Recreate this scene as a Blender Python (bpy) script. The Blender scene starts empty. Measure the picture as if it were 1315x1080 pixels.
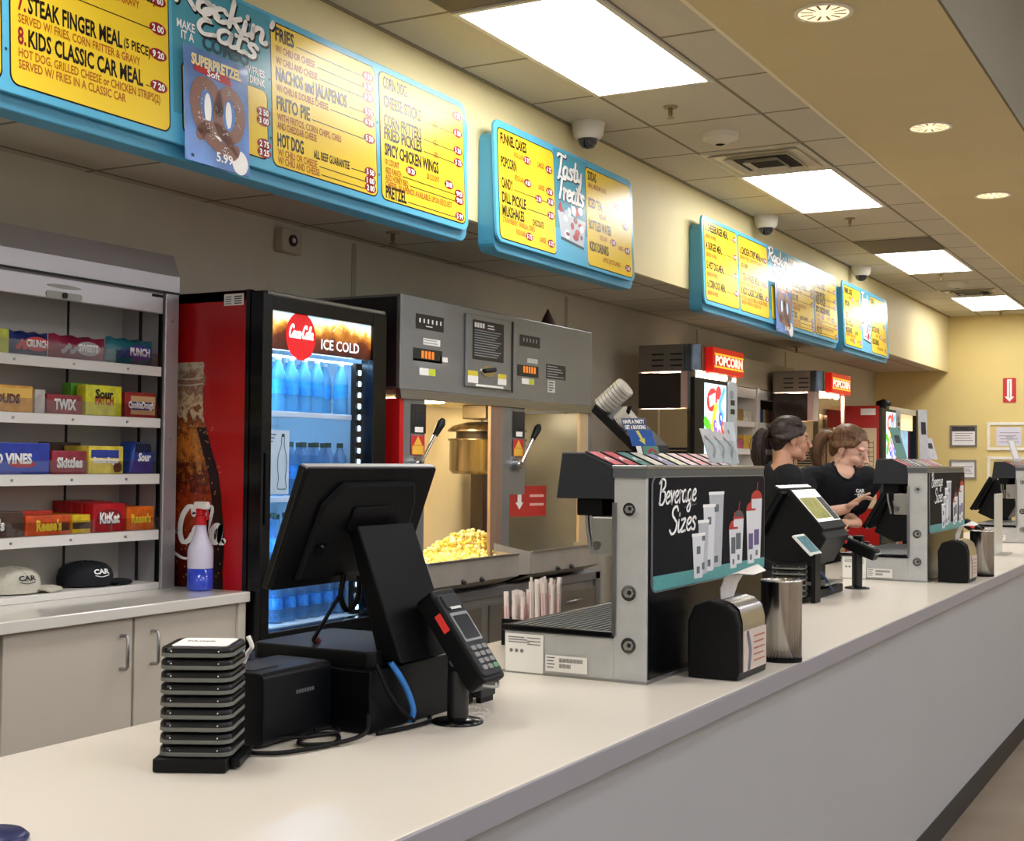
import bpy, bmesh, math, random
from mathutils import Vector as V3, Matrix, Euler
random.seed(7)
sc = bpy.context.scene
COL = sc.collection
# ------------------------------------------------------------------ camera
cd = bpy.data.cameras.new('camera'); cam = bpy.data.objects.new('camera', cd); COL.objects.link(cam)
cd.sensor_fit = 'HORIZONTAL'; cd.sensor_width = 36.0; cd.lens = 1719.0/1315.0*36.0
YAW, PIT, ROL = math.radians(28.7), math.radians(1.7), math.radians(.53)
fwd = V3((-math.sin(YAW)*math.cos(PIT), math.cos(YAW)*math.cos(PIT), math.sin(PIT)))
rt = V3((math.cos(YAW), math.sin(YAW), 0)); upv = rt.cross(fwd)
r2 = rt*math.cos(ROL)+upv*math.sin(ROL); u2 = upv*math.cos(ROL)-rt*math.sin(ROL)
mw = Matrix((r2, u2, -fwd)).transposed().to_4x4(); mw.translation = V3((0, 0, 1.48))
cam.matrix_world = mw
cd.clip_start = .05; cd.clip_end = 60
sc.camera = cam
# ------------------------------------------------------------------ world and exposure
wd = bpy.data.worlds.new('world'); sc.world = wd; wd.use_nodes = True
wd.node_tree.nodes['Background'].inputs[0].default_value = (.9, .88, .84, 1)
wd.node_tree.nodes['Background'].inputs[1].default_value = .25
vs = sc.view_settings
vs.view_transform = 'Standard'; vs.look = 'None'; vs.gamma = 1; vs.use_curve_mapping = False
vs.exposure = 0.3
PANEL_E = 12.0      # ceiling troffers
CAN_W = 16.0        # recessed downlights
LOBBY_E = 12.0       # unseen lobby panels added as fill

# ------------------------------------------------------------------ materials
def lin(h):
    if isinstance(h, str):
        h = h.lstrip('#'); c = [int(h[i:i+2], 16)/255 for i in (0, 2, 4)]
    else: c = h
    return [x/12.92 if x <= .04045 else ((x+.055)/1.055)**2.4 for x in c]
_M = {}
def mat(name, col='#808080', rough=.5, metal=0, emit=0, ecol=None, noise=0, nscale=20, coat=0, spec=.5, stretch=None, bump=0):
    if name in _M: return _M[name]
    m = bpy.data.materials.new(name); m.use_nodes = True; nt = m.node_tree; b = nt.nodes['Principled BSDF']
    c = lin(col)
    b.inputs['Base Color'].default_value = (*c, 1); b.inputs['Roughness'].default_value = rough
    b.inputs['Metallic'].default_value = metal; b.inputs['Coat Weight'].default_value = coat
    b.inputs['Specular IOR Level'].default_value = spec
    if emit:
        b.inputs['Emission Color'].default_value = (*(lin(ecol) if ecol else c), 1); b.inputs['Emission Strength'].default_value = emit
    if noise or bump:
        tc = nt.nodes.new('ShaderNodeTexCoord'); mp = nt.nodes.new('ShaderNodeMapping')
        nt.links.new(tc.outputs['Object'], mp.inputs['Vector'])
        if stretch: mp.inputs['Scale'].default_value = stretch
        no = nt.nodes.new('ShaderNodeTexNoise'); no.inputs['Scale'].default_value = nscale; no.inputs['Detail'].default_value = 4
        nt.links.new(mp.outputs['Vector'], no.inputs['Vector'])
        if noise:
            rp = nt.nodes.new('ShaderNodeValToRGB'); nt.links.new(no.outputs['Fac'], rp.inputs['Fac'])
            rp.color_ramp.elements[0].position = .3; rp.color_ramp.elements[1].position = .7
            rp.color_ramp.elements[0].color = (*[x*(1-noise) for x in c], 1)
            rp.color_ramp.elements[1].color = (*[min(1, x*(1+noise)) for x in c], 1)
            nt.links.new(rp.outputs['Color'], b.inputs['Base Color'])
        if bump:
            bp = nt.nodes.new('ShaderNodeBump'); bp.inputs['Strength'].default_value = bump; bp.inputs['Distance'].default_value = .01
            nt.links.new(no.outputs['Fac'], bp.inputs['Height']); nt.links.new(bp.outputs['Normal'], b.inputs['Normal'])
    _M[name] = m; return m
def glass(name, tint='#ffffff', alpha=.12, rough=.02):
    if name in _M: return _M[name]
    m = bpy.data.materials.new(name); m.use_nodes = True; nt = m.node_tree; nt.nodes.clear()
    o = nt.nodes.new('ShaderNodeOutputMaterial'); t = nt.nodes.new('ShaderNodeBsdfTransparent'); g = nt.nodes.new('ShaderNodeBsdfGlossy'); x = nt.nodes.new('ShaderNodeMixShader')
    t.inputs[0].default_value = (*lin(tint), 1); g.inputs['Roughness'].default_value = rough
    fr = nt.nodes.new('ShaderNodeLayerWeight'); pw = nt.nodes.new('ShaderNodeMath'); pw.operation = 'POWER'; pw.inputs[1].default_value = 5; nt.links.new(fr.outputs['Facing'], pw.inputs[0])
    ad = nt.nodes.new('ShaderNodeMath'); ad.operation = 'MULTIPLY_ADD'; ad.inputs[1].default_value = .6; ad.inputs[2].default_value = alpha; ad.use_clamp = True
    nt.links.new(pw.outputs[0], ad.inputs[0]); nt.links.new(ad.outputs[0], x.inputs[0])
    nt.links.new(t.outputs[0], x.inputs[1]); nt.links.new(g.outputs[0], x.inputs[2]); nt.links.new(x.outputs[0], o.inputs[0])
    _M[name] = m; return m

# ------------------------------------------------------------------ frames and mesh builder
class Fr:
    def __init__(s, O, U, V):
        s.O, s.U, s.V = V3(O), V3(U).normalized(), V3(V).normalized(); s.N = s.U.cross(s.V).normalized()
    def p(s, u, v, n=0): return s.O+s.U*u+s.V*v+s.N*n
def FX(x, y=0, z=0): return Fr((x, y, z), (0, 1, 0), (0, 0, 1))          # faces +X: u along Y, v up
def FY(y, x=0, z=0): return Fr((x, y, z), (1, 0, 0), (0, 0, 1))          # faces -Y: u along X, v up
def FZ(z, x=0, y=0): return Fr((x, y, z), (1, 0, 0), (0, 1, 0))          # faces up
def rect(u0, u1, v0, v1): return [(u0, v0), (u1, v0), (u1, v1), (u0, v1)]
def rrect(u0, u1, v0, v1, r, n=5):
    r = min(r, (u1-u0)/2, (v1-v0)/2); out = []
    for cx, cy, a in ((u1-r, v0+r, -90), (u1-r, v1-r, 0), (u0+r, v1-r, 90), (u0+r, v0+r, 180)):
        for i in range(n+1):
            t = math.radians(a+90*i/n); out.append((cx+r*math.cos(t), cy+r*math.sin(t)))
    return out
def ell(u, v, a, b, n=20, rot=0):
    c, s_ = math.cos(rot), math.sin(rot)
    return [(u+a*math.cos(t)*c-b*math.sin(t)*s_, v+a*math.cos(t)*s_+b*math.sin(t)*c) for t in (2*math.pi*i/n for i in range(n))]
_TX = {}
def text_mesh(s, bold, shear):
    k = (s, bold, shear)
    if k in _TX: return _TX[k]
    cu = bpy.data.curves.new('t', 'FONT'); cu.body = s; cu.size = 1; cu.resolution_u = 2; cu.offset = bold; cu.shear = shear; cu.fill_mode = 'FRONT'
    o = bpy.data.objects.new('t', cu); COL.objects.link(o)
    dg = bpy.context.evaluated_depsgraph_get(); me = bpy.data.meshes.new_from_object(o.evaluated_get(dg))
    vs_ = [(v.co.x, v.co.y) for v in me.vertices]; fs = [tuple(p.vertices) for p in me.polygons]
    bpy.data.objects.remove(o); bpy.data.curves.remove(cu); bpy.data.meshes.remove(me)
    if vs_:
        x0 = min(v[0] for v in vs_); x1 = max(v[0] for v in vs_)
    else: x0 = x1 = 0
    _TX[k] = (vs_, fs, x0, x1); return _TX[k]
def catmull(pts, n=8):
    if len(pts) < 3: return [V3(p) for p in pts]
    P = [V3(p) for p in pts]; P = [P[0]*2-P[1]]+P+[P[-1]*2-P[-2]]; out = []
    for i in range(1, len(P)-2):
        for k in range(n):
            t = k/n; a, b, c, d = P[i-1], P[i], P[i+1], P[i+2]
            out.append(.5*((2*b)+(c-a)*t+(2*a-5*b+4*c-d)*t*t+(3*b-a-3*c+d)*t**3))
    out.append(P[-2]); return out
class MB:
    def __init__(s): s.v = []; s.f = []; s.m = []; s.sm = []; s.mats = []
    def mi(s, m):
        if m not in s.mats: s.mats.append(m)
        return s.mats.index(m)
    def add(s, vs_, fs, m, smooth=False):
        o = len(s.v); s.v += [V3(v) for v in vs_]; i = s.mi(m)
        for f in fs: s.f.append(tuple(o+k for k in f)); s.m.append(i); s.sm.append(smooth)
        return s
    def bm(s, bm, m, smooth=False):
        bm.verts.ensure_lookup_table(); bm.verts.index_update()
        s.add([v.co.copy() for v in bm.verts], [[v.index for v in f.verts] for f in bm.faces], m, smooth); bm.free(); return s
    def box(s, x0, x1, y0, y1, z0, z1, m, bev=0, seg=2, M=None):
        bm = bmesh.new(); bmesh.ops.create_cube(bm, size=1)
        for v in bm.verts: v.co = V3((x0+(v.co.x+.5)*(x1-x0), y0+(v.co.y+.5)*(y1-y0), z0+(v.co.z+.5)*(z1-z0)))
        if bev: bmesh.ops.bevel(bm, geom=list(bm.edges), offset=bev, segments=seg, affect='EDGES', profile=.5)
        if M: bm.transform(M)
        return s.bm(bm, m)
    def prism(s, fr, pts, d0, d1, m, bev=0, smooth=False):
        bm = bmesh.new(); n = len(pts)
        a = [bm.verts.new(fr.p(u, v, d0)) for u, v in pts]; b = [bm.verts.new(fr.p(u, v, d1)) for u, v in pts]
        bm.faces.new(a[::-1]); top = bm.faces.new(b)
        for i in range(n): bm.faces.new((a[i], a[(i+1) % n], b[(i+1) % n], b[i]))
        bmesh.ops.recalc_face_normals(bm, faces=bm.faces)
        if bev: bmesh.ops.bevel(bm, geom=[e for e in bm.edges if e in set(top.edges)], offset=bev, segments=2, affect='EDGES', profile=.5)
        return s.bm(bm, m, smooth)
    def flat(s, fr, pts, off, m): return s.add([fr.p(u, v, off) for u, v in pts], [tuple(range(len(pts)))], m)
    def text(s, fr, t, u, v, h, m, al='L', xs=1, bold=.02, shear=0, off=.002, w=None):
        vs_, fs, x0, x1 = text_mesh(t, bold, shear)
        if not vs_: return s
        k = h/.7
        if w: xs = w/max(1e-6, (x1-x0)*k)
        sh = {'L': -x0, 'C': -(x0+x1)/2, 'R': -x1}[al]
        return s.add([fr.p(u+(x+sh)*k*xs, v+y*k, off) for x, y in vs_], fs, m)
    def stroke(s, fr, pts, w, m, off=.002, n=6, taper=.55):
        c = catmull([(p[0], p[1], 0) for p in pts], n); N = len(c)
        if N < 2: return s
        L, R = [], []
        for i, p in enumerate(c):
            d = (c[min(i+1, N-1)]-c[max(i-1, 0)])
            d = d.normalized() if d.length else V3((1, 0, 0)); q = V3((-d.y, d.x, 0))
            ww = w*.5*(taper+(1-taper)*abs(d.y)**.7)
            L.append(p+q*ww); R.append(p-q*ww)
        vs_ = [fr.p(p.x, p.y, off) for p in L]+[fr.p(p.x, p.y, off) for p in R]
        s.add(vs_, [(i, N+i, N+i+1, i+1) for i in range(N-1)], m)
        for e in (c[0], c[-1]): s.flat(fr, ell(e.x, e.y, w*.42, w*.42, 8), off, m)
        return s
    def cyl(s, p0, p1, r0, m, r1=None, seg=16, smooth=True, caps=True):
        p0, p1 = V3(p0), V3(p1); r1 = r0 if r1 is None else r1; d = (p1-p0).normalized()
        a = V3((0, 0, 1)) if abs(d.z) < .9 else V3((1, 0, 0)); e1 = d.cross(a).normalized(); e2 = d.cross(e1)
        ring = lambda p, r: [p+(e1*math.cos(2*math.pi*i/seg)+e2*math.sin(2*math.pi*i/seg))*r for i in range(seg)]
        s.add(ring(p0, r0)+ring(p1, r1), [(i, (i+1) % seg, seg+(i+1) % seg, seg+i) for i in range(seg)], m, smooth)
        if caps: s.add(ring(p0, r0), [tuple(range(seg))[::-1]], m); s.add(ring(p1, r1), [tuple(range(seg))], m)
        return s
    def tube(s, pts, r, m, seg=8, n=6, raw=False):
        c = [V3(p) for p in pts] if raw else catmull(pts, n); vs_ = []; N = len(c); e1 = None
        for i, p in enumerate(c):
            d = (c[min(i+1, N-1)]-c[max(i-1, 0)]).normalized()
            if e1 is None: e1 = d.cross(V3((0, 0, 1)) if abs(d.z) < .9 else V3((1, 0, 0))).normalized()
            else: e1 = (e1-d*e1.dot(d)).normalized()
            e2 = d.cross(e1); rr = r[min(i, len(r)-1)] if isinstance(r, (list, tuple)) else r
            vs_ += [p+(e1*math.cos(2*math.pi*k/seg)+e2*math.sin(2*math.pi*k/seg))*rr for k in range(seg)]
        fs = [(i*seg+k, i*seg+(k+1) % seg, (i+1)*seg+(k+1) % seg, (i+1)*seg+k) for i in range(N-1) for k in range(seg)]
        s.add(vs_, fs, m, True); s.add(vs_[:seg], [tuple(range(seg))[::-1]], m); s.add(vs_[-seg:], [tuple(range(seg))], m); return s
    def lathe(s, O, prof, m, seg=20, axis=(0, 0, 1), smooth=True, sx=1, sy=1, caps=True):
        O = V3(O); q = V3((0, 0, 1)).rotation_difference(V3(axis)); vs_ = []
        for r, z in prof:
            for k in range(seg):
                t = 2*math.pi*k/seg; vs_.append(O+q@V3((r*math.cos(t)*sx, r*math.sin(t)*sy, z)))
        n = len(prof); fs = [(i*seg+k, i*seg+(k+1) % seg, (i+1)*seg+(k+1) % seg, (i+1)*seg+k) for i in range(n-1) for k in range(seg)]
        s.add(vs_, fs, m, smooth)
        if caps and prof[0][0] > 1e-4: s.add(vs_[:seg], [tuple(range(seg))[::-1]], m)
        if caps and prof[-1][0] > 1e-4: s.add(vs_[-seg:], [tuple(range(seg))], m)
        return s
    def sph(s, c, r, m, seg=14, ring=8, sx=1, sy=1, sz=1):
        pr = [(max(1e-5, r*math.sin(math.pi*i/ring)), -r*math.cos(math.pi*i/ring)*sz) for i in range(ring+1)]
        return s.lathe(c, pr, m, seg, sx=sx, sy=sy)
    def xf(s, M): s.v = [M@v for v in s.v]; return s
    def build(s, name, parent=None, org=None):
        me = bpy.data.meshes.new(name)
        if parent is not None: o_ = ORG.get(parent.name_full, V3())
        elif org is not None: o_ = V3(org)
        else:
            lo = [min(v[i] for v in s.v) for i in range(3)]; hi = [max(v[i] for v in s.v) for i in range(3)]
            o_ = V3(((lo[0]+hi[0])/2, (lo[1]+hi[1])/2, lo[2]))
        me.from_pydata([tuple(v-o_) for v in s.v], [], s.f)
        for m in s.mats: me.materials.append(m)
        me.polygons.foreach_set('material_index', s.m); me.polygons.foreach_set('use_smooth', s.sm); me.update()
        o = bpy.data.objects.new(name, me); COL.objects.link(o)
        if parent is not None: o.parent = parent
        else: o.location = o_
        ORG[o.name_full] = o_
        return o
ORG = {}
def thing(name, label, cat, loc=(0, 0, 0), group=None):
    o = bpy.data.objects.new(name, None); COL.objects.link(o); o.location = loc; o.empty_display_size = .05
    ORG[o.name_full] = V3(loc); o['label'] = label; o['category'] = cat
    if group: o['group'] = group
    return o
def tag(o, label, cat, group=None):
    o['label'] = label; o['category'] = cat
    if group: o['group'] = group
    return o
def struct(o): o['kind'] = 'structure'; return o
def dup(root, loc, label=None, group=None, rotz=None):
    r = root.copy(); COL.objects.link(r); r.location = loc
    if rotz is not None: r.rotation_euler = (0, 0, rotz)
    if label: r['label'] = label
    if group: r['group'] = group
    for ch in list(root.children):
        c = ch.copy(); COL.objects.link(c); c.parent = r
        for g in list(ch.children):
            d = g.copy(); COL.objects.link(d); d.parent = c
    return r
ORD = ['first', 'second', 'third', 'fourth', 'fifth', 'sixth', 'seventh', 'eighth', 'ninth', 'tenth', 'eleventh', 'twelfth']
# common materials
BLACK = mat('black plastic', '#07080a', .45, noise=.15, nscale=60, spec=.2)
BLACKG = mat('gloss black plastic', '#06070a', .22, spec=.35)
DARK = mat('dark grey plastic', '#222428', .5, noise=.1, spec=.3)
WHITE = mat('white plastic', '#e8e6e2', .4)
PAPER = mat('white paper', '#f0eeea', .8, noise=.03)
STEEL = mat('brushed stainless steel', '#a9aaac', .3, 1, noise=.06, nscale=40, stretch=(1, .05, 1))
STEELD = mat('dull stainless steel', '#97968f', .38, .6, noise=.08, nscale=12, stretch=(1, 1, .1))
GALV = mat('galvanised panel', '#c2c3c2', .42, .4, noise=.08, nscale=14)
CHROME = mat('chrome', '#d6d7d9', .12, 1)
RED = mat('red enamel', '#b01216', .3, noise=.04, nscale=3)
INK = mat('black ink', '#15130f', .6)
WINK = mat('white ink', '#f6f6f4', .6)
# ================================================================== setting
CZ, SX, SZ, BX, FYW = 3.249, -3.112, 2.582, -4.0, 16.58      # ceiling height, soffit face, soffit underside, back wall, far wall
def tile_mat(name, col, x0, dx, y0, dy, line, lw=.010):
    m = bpy.data.materials.new(name); m.use_nodes = True; nt = m.node_tree; b = nt.nodes['Principled BSDF']
    tc = nt.nodes.new('ShaderNodeTexCoord'); sp = nt.nodes.new('ShaderNodeSeparateXYZ'); nt.links.new(tc.outputs['Object'], sp.inputs[0])
    def mth(op, a, v=None, w=None):
        n = nt.nodes.new('ShaderNodeMath'); n.operation = op
        nt.links.new(a, n.inputs[0])
        if v is not None:
            if isinstance(v, (int, float)): n.inputs[1].default_value = v
            else: nt.links.new(v, n.inputs[1])
        return n.outputs[0]
    res = []
    for ax, o, d in (('X', x0, dx), ('Y', y0, dy)):
        f = mth('FRACT', mth('DIVIDE', mth('SUBTRACT', sp.outputs[ax], o), d))
        res.append(mth('MAXIMUM', mth('LESS_THAN', f, lw/d), mth('GREATER_THAN', f, 1-lw/d)))
    g = mth('MAXIMUM', res[0], res[1])
    no = nt.nodes.new('ShaderNodeTexNoise'); no.inputs['Scale'].default_value = 90; nt.links.new(tc.outputs['Object'], no.inputs['Vector'])
    rp = nt.nodes.new('ShaderNodeValToRGB'); c = lin(col); nt.links.new(no.outputs['Fac'], rp.inputs['Fac'])
    rp.color_ramp.elements[0].color = (*[x*.9 for x in c], 1); rp.color_ramp.elements[1].color = (*[min(1, x*1.06) for x in c], 1)
    mx = nt.nodes.new('ShaderNodeMix'); mx.data_type = 'RGBA'
    nt.links.new(g, mx.inputs['Factor']); nt.links.new(rp.outputs['Color'], mx.inputs['A']); mx.inputs['B'].default_value = (*lin(line), 1)
    nt.links.new(mx.outputs['Result'], b.inputs['Base Color']); b.inputs['Roughness'].default_value = .85
    return m
TILE = tile_mat('mineral ceiling tile', '#cbc4b4', -2.74, .602, 4.47, .68, '#857c6a')
YEL = mat('warm yellow wall paint', '#e6d8a6', .6, noise=.02, nscale=3)
TANP = mat('tan drywall paint', '#d3c396', .7, noise=.02, nscale=3)
BACKW = mat('cream washable wall panel', '#cdc6b4', .5, noise=.03, nscale=4)
FLOORM = mat('polished brown concrete', '#8c7d6a', .35, noise=.16, nscale=2.5)
def plane(name, pts, m, org=(0, 0, 0)):
    b = MB(); b.add(pts, [(0, 1, 2, 3)], m); return struct(b.build(name, org=org))
X1, Y0 = 5.0, -3.0
b = MB(); b.box(BX-.15, X1+.15, Y0-.15, FYW+.15, -.1, 0, FLOORM); struct(b.build('floor', org=(0, 0, 0)))
b = MB(); b.box(BX-.15, BX, Y0-.15, FYW+.15, 0, SZ+.02, BACKW)
for yy in (5.6, 8.05, 10.5, 12.95, 3.15, .7): b.box(BX, BX+.004, yy-.018, yy+.018, 0, SZ, mat('panel seam strip', '#a9a290', .5))
struct(b.build('wall_back', org=(0, 0, 0)))
b = MB(); b.box(BX-.15, X1+.15, FYW, FYW+.15, 0, 4.5, mat('yellow far wall paint', '#e0c983', .6, noise=.02, nscale=3)); struct(b.build('wall_far', org=(0, 0, 0)))
b = MB(); b.box(X1, X1+.15, Y0-.15, FYW, 0, 4.5, mat('white lobby paint', '#dfdfdc', .7, noise=.02)); struct(b.build('wall_right', org=(0, 0, 0)))
b = MB(); b.box(BX, X1, Y0-.15, Y0, 0, 4.5, mat('white lobby paint')); struct(b.build('wall_near', org=(0, 0, 0)))
# soffit carrying the menu boards: drywall face and tiled underside
b = MB(); b.box(BX-.15, SX, Y0, FYW, SZ+.02, CZ+.1, YEL); b.add([(BX, Y0, SZ+.018), (SX, Y0, SZ+.018), (SX, FYW, SZ+.018), (BX, FYW, SZ+.018)], [(0, 3, 2, 1)], TILE)
b.box(SX-.03, SX, Y0, FYW, SZ, SZ+.02, YEL)
struct(b.build('wall_soffit', org=(0, 0, 0)))
b = MB(); b.box(SX, -1.856, Y0, FYW, CZ, CZ+.1, TILE); struct(b.build('ceiling', org=(0, 0, 0)))
b = MB(); b.box(-1.856, -1.012, Y0, FYW, CZ-.012, 4.5, TANP); struct(b.build('trim_1', org=(0, 0, 0)))
b = MB(); b.box(-1.012, -1.0, Y0, FYW, CZ-.012, 4.4, mat('shade-toned fascia', '#746b55', .7, noise=.02, nscale=3)); struct(b.build('trim_3', org=(0, 0, 0)))  # darker than the bulkhead paint: unlit shade is put into the colour
b = MB(); b.box(-1.875, -1.856, Y0, FYW, CZ-.014, CZ, mat('cream metal edge trim', '#e9dfc4', .5)); b.box(SX, SX+.02, Y0, FYW, CZ-.006, CZ, mat('dark soffit trim', '#8a7f68', .6)); struct(b.build('trim_2', org=(0, 0, 0)))  # cream strip at the bulkhead, dark strip along the soffit face
b = MB(); b.box(-1.012, X1, Y0, FYW, 4.4, 4.5, mat('grey lobby ceiling', '#c9c6bd', .9, noise=.03)); struct(b.build('ceiling', org=(0, 0, 0)))
b = MB(); b.box(BX, -2.6, FYW-.012, FYW, 0, .1, BLACK); struct(b.build('baseboard_far', org=(0, 0, 0)))

# ------------------------------------------------------------------ ceiling troffers, diffusers, can lights
EM = mat('lit acrylic diffuser', '#ffffff', .5, emit=PANEL_E, ecol='#fdfbf8')
FRM = mat('white metal light frame', '#d9d4c8', .4)
def troffer(y0, y1, lab):
    t = thing('ceiling_light', lab, 'ceiling light', (-2.44, (y0+y1)/2, CZ-.012), 'troffer lights in the tile ceiling')
    b = MB(); z0, z1 = CZ-.012, CZ
    for a in ((-2.74, -2.715, y0, y1), (-2.165, -2.14, y0, y1), (-2.715, -2.165, y0, y0+.025), (-2.715, -2.165, y1-.025, y1)): b.box(*a, z0, z1, FRM)
    b.build('frame', t)
    b = MB(); b.box(-2.715, -2.165, y0+.025, y1-.025, z0+.003, z1, EM); b.build('diffuser', t)
troffer(4.47, 5.83, 'largest and nearest lit ceiling panel, over the first two menu boards')
troffer(7.87, 9.23, 'second lit ceiling panel, just beyond the smoke detector and the louvred air diffuser')
troffer(11.27, 12.63, 'third lit ceiling panel, with a blank brown panel at its near end')
troffer(14.6, 15.96, 'farthest lit ceiling panel, close to the yellow end wall')
for y in (1.07, -2.3):
    troffer(y, y+1.36, 'lit ceiling panel overhead, out of view on the camera side of the nearest panel')
BRN = mat('brown return air panel', '#6a5f50', .7, noise=.1, nscale=90)
for y, l in ((3.80, 'brown blank ceiling panel at the near end of the nearest light'), (10.63, 'brown blank ceiling panel at the near end of the third light')):
    b = MB(); b.box(-2.735, -2.145, y, y+.66, CZ-.006, CZ, BRN); tag(b.build('return_air_panel'), l, 'ceiling panel')
for y, l in ((7.21, 'square louvred air diffuser beside the smoke detector'), (13.92, 'square louvred air diffuser at the near end of the farthest light')):
    t = thing('air_diffuser', l, 'air vent', (-2.44, y+.32, CZ-.04), 'louvred ceiling air diffusers')
    MET = mat('cream painted metal', '#d8d0bc', .45)
    b = MB(); b.box(-2.735, -2.145, y, y+.655, CZ-.010, CZ, MET); b.build('face_plate', t)
    for k, (i, z) in enumerate(((.03, .022), (.10, .030), (.19, .038))):
        b = MB(); x0, x1, ya, yb = -2.735+i, -2.145-i, y+i, y+.655-i
        for (p, q) in (((x0, ya), (x1, ya)), ((x1, ya), (x1, yb)), ((x1, yb), (x0, yb)), ((x0, yb), (x0, ya))):
            c = V3(((x0+x1)/2, (ya+yb)/2, 0)); P0, P1 = V3((*p, 0)), V3((*q, 0)); s_ = .84
            b.add([P0+V3((0, 0, CZ-z)), P1+V3((0, 0, CZ-z)), c+(P1-c)*s_+V3((0, 0, CZ-z+.03)), c+(P0-c)*s_+V3((0, 0, CZ-z+.03))], [(0, 1, 2, 3)], MET)
        b.build('louvre', t)
    b = MB(); b.box(-2.60, -2.28, y+.14, y+.50, CZ-.016, CZ-.011, mat('dark vent throat', '#1b1a18', .9)); b.build('throat', t)
def can(y, lab):
    t = thing('recessed_downlight', lab, 'downlight', (-1.43, y, CZ-.016), 'recessed downlights in the tan bulkhead')
    z = CZ-.012
    b = MB(); b.lathe((-1.43, y, z-.006), [(.098, 0), (.115, 0), (.115, .006), (.098, .006), (.098, 0)], mat('white trim ring', '#e9e2d2', .35), 28, caps=False); b.build('trim_ring', t)
    b = MB(); b.lathe((-1.43, y, z-.003), [(.098, 0), (.092, .0005), (.05, .0022), (.0001, .0024)], mat('ribbed reflector', '#f2ead2', .25, .3, emit=.9, ecol='#ffe9bd'), 28)
    for k in range(12):
        a = 2*math.pi*k/12; c, s_ = math.cos(a), math.sin(a)
        b.add([V3((-1.43+c*.04-s_*.004, y+s_*.04+c*.004, z-.0036)), V3((-1.43+c*.09-s_*.006, y+s_*.09+c*.006, z-.0036)), V3((-1.43+c*.09+s_*.006, y+s_*.09-c*.006, z-.0036)), V3((-1.43+c*.04+s_*.004, y+s_*.04-c*.004, z-.0036))], [(0, 1, 2, 3)], mat('reflector rib', '#b79f68', .3, .5))
    b.build('reflector', t)
    l = bpy.data.lights.new('downlight_lamp', 'SPOT'); l.energy = CAN_W; l.spot_size = 2.0; l.spot_blend = .8; l.shadow_soft_size = .07; l.color = (1, .85, .62)
    o = bpy.data.objects.new('downlight_lamp', l); COL.objects.link(o); o.location = (0, 0, -.012); o.parent = t
can(5.111, 'nearest recessed downlight, at the top of the tan bulkhead')
can(7.118, 'middle of the three recessed downlights in the tan bulkhead')
can(9.11, 'farthest recessed downlight in the tan bulkhead, near the right edge')
for y in (3.1, 1.1): can(y, 'recessed downlight overhead, on the camera side of the nearest one in view')
# unseen lobby panels, rows added to light the counter front evenly
LE = mat('lobby fill diffuser', '#ffffff', .5, emit=LOBBY_E, ecol='#f8f8ff')
for x in (1.2, 2.8, 4.2):
    for y in (-1.2, 2.2, 5.6, 9.0, 12.4):
        t = thing('lobby_fill_light', 'added light panel under the high lobby ceiling, outside the picture', 'ceiling light', (x, y, 4.38), 'added lobby fill panels')
        b = MB(); b.box(x-.34, x+.34, y-.64, y+.64, 4.385, 4.4, FRM); b.build('frame', t)
        b = MB(); b.box(x-.3, x+.3, y-.6, y+.6, 4.38, 4.386, LE); b.build('diffuser', t)

# ------------------------------------------------------------------ cameras, sprinklers, detectors
def dome(y, lab):
    t = thing('security_camera', lab, 'security camera', (-3.01, y, CZ-.13), 'white dome security cameras')
    CR = mat('cream camera shell', '#d6d1c6', .4)
    b = MB(); b.lathe((-3.01, y, CZ-.085), [(.062, 0), (.078, .02), (.086, .07), (.09, .085)], CR, 24); b.build('housing', t)
    b = MB(); b.lathe((-3.01, y, CZ-.135), [(.0001, 0), (.03, .006), (.048, .024), (.056, .05)], mat('smoked dome', '#1a1d26', .08, coat=1), 20); b.build('dome', t)
dome(6.30, 'white dome camera above the small snack board, nearest of the three')
dome(9.28, 'white dome camera above the third menu board, middle of the three')
dome(12.0, 'small white dome camera between the last two menu boards, farthest of the three')
def sprinkler(x, y, z, lab, nm='sprinklers hanging from the ceiling'):
    t = thing('sprinkler', lab, 'sprinkler', (x, y, z-.06), nm)
    b = MB(); b.lathe((x, y, z-.008), [(.034, 0), (.038, .008)], mat('cream escutcheon', '#8d8068', .4, .3), 16); b.build('escutcheon', t)
    b = MB(); b.cyl((x, y, z-.045), (x, y, z-.008), .011, mat('brass', '#8b7550', .35, .9), seg=10); b.cyl((x, y, z-.06), (x, y, z-.057), .02, mat('brass', '#8b7550'), seg=14); b.cyl((x, y, z-.057), (x, y, z-.045), .005, mat('brass', '#8b7550'), seg=8); b.build('sprinkler_head', t)
sprinkler(-2.50, 6.18, CZ, 'sprinkler between the nearest light and the smoke detector')
sprinkler(-2.49, 9.60, CZ, 'sprinkler just beyond the second lit panel')
sprinkler(-2.47, 12.8, CZ, 'sprinkler just beyond the third lit panel')
sprinkler(-2.46, 16.2, CZ, 'sprinkler beyond the farthest lit panel by the end wall')
sprinkler(-3.68, 5.48, SZ+.018, 'dark sprinkler under the soffit above the popcorn machine')
sprinkler(-3.78, 12.6, SZ+.018, 'sprinkler under the soffit near the last menu board')
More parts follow.
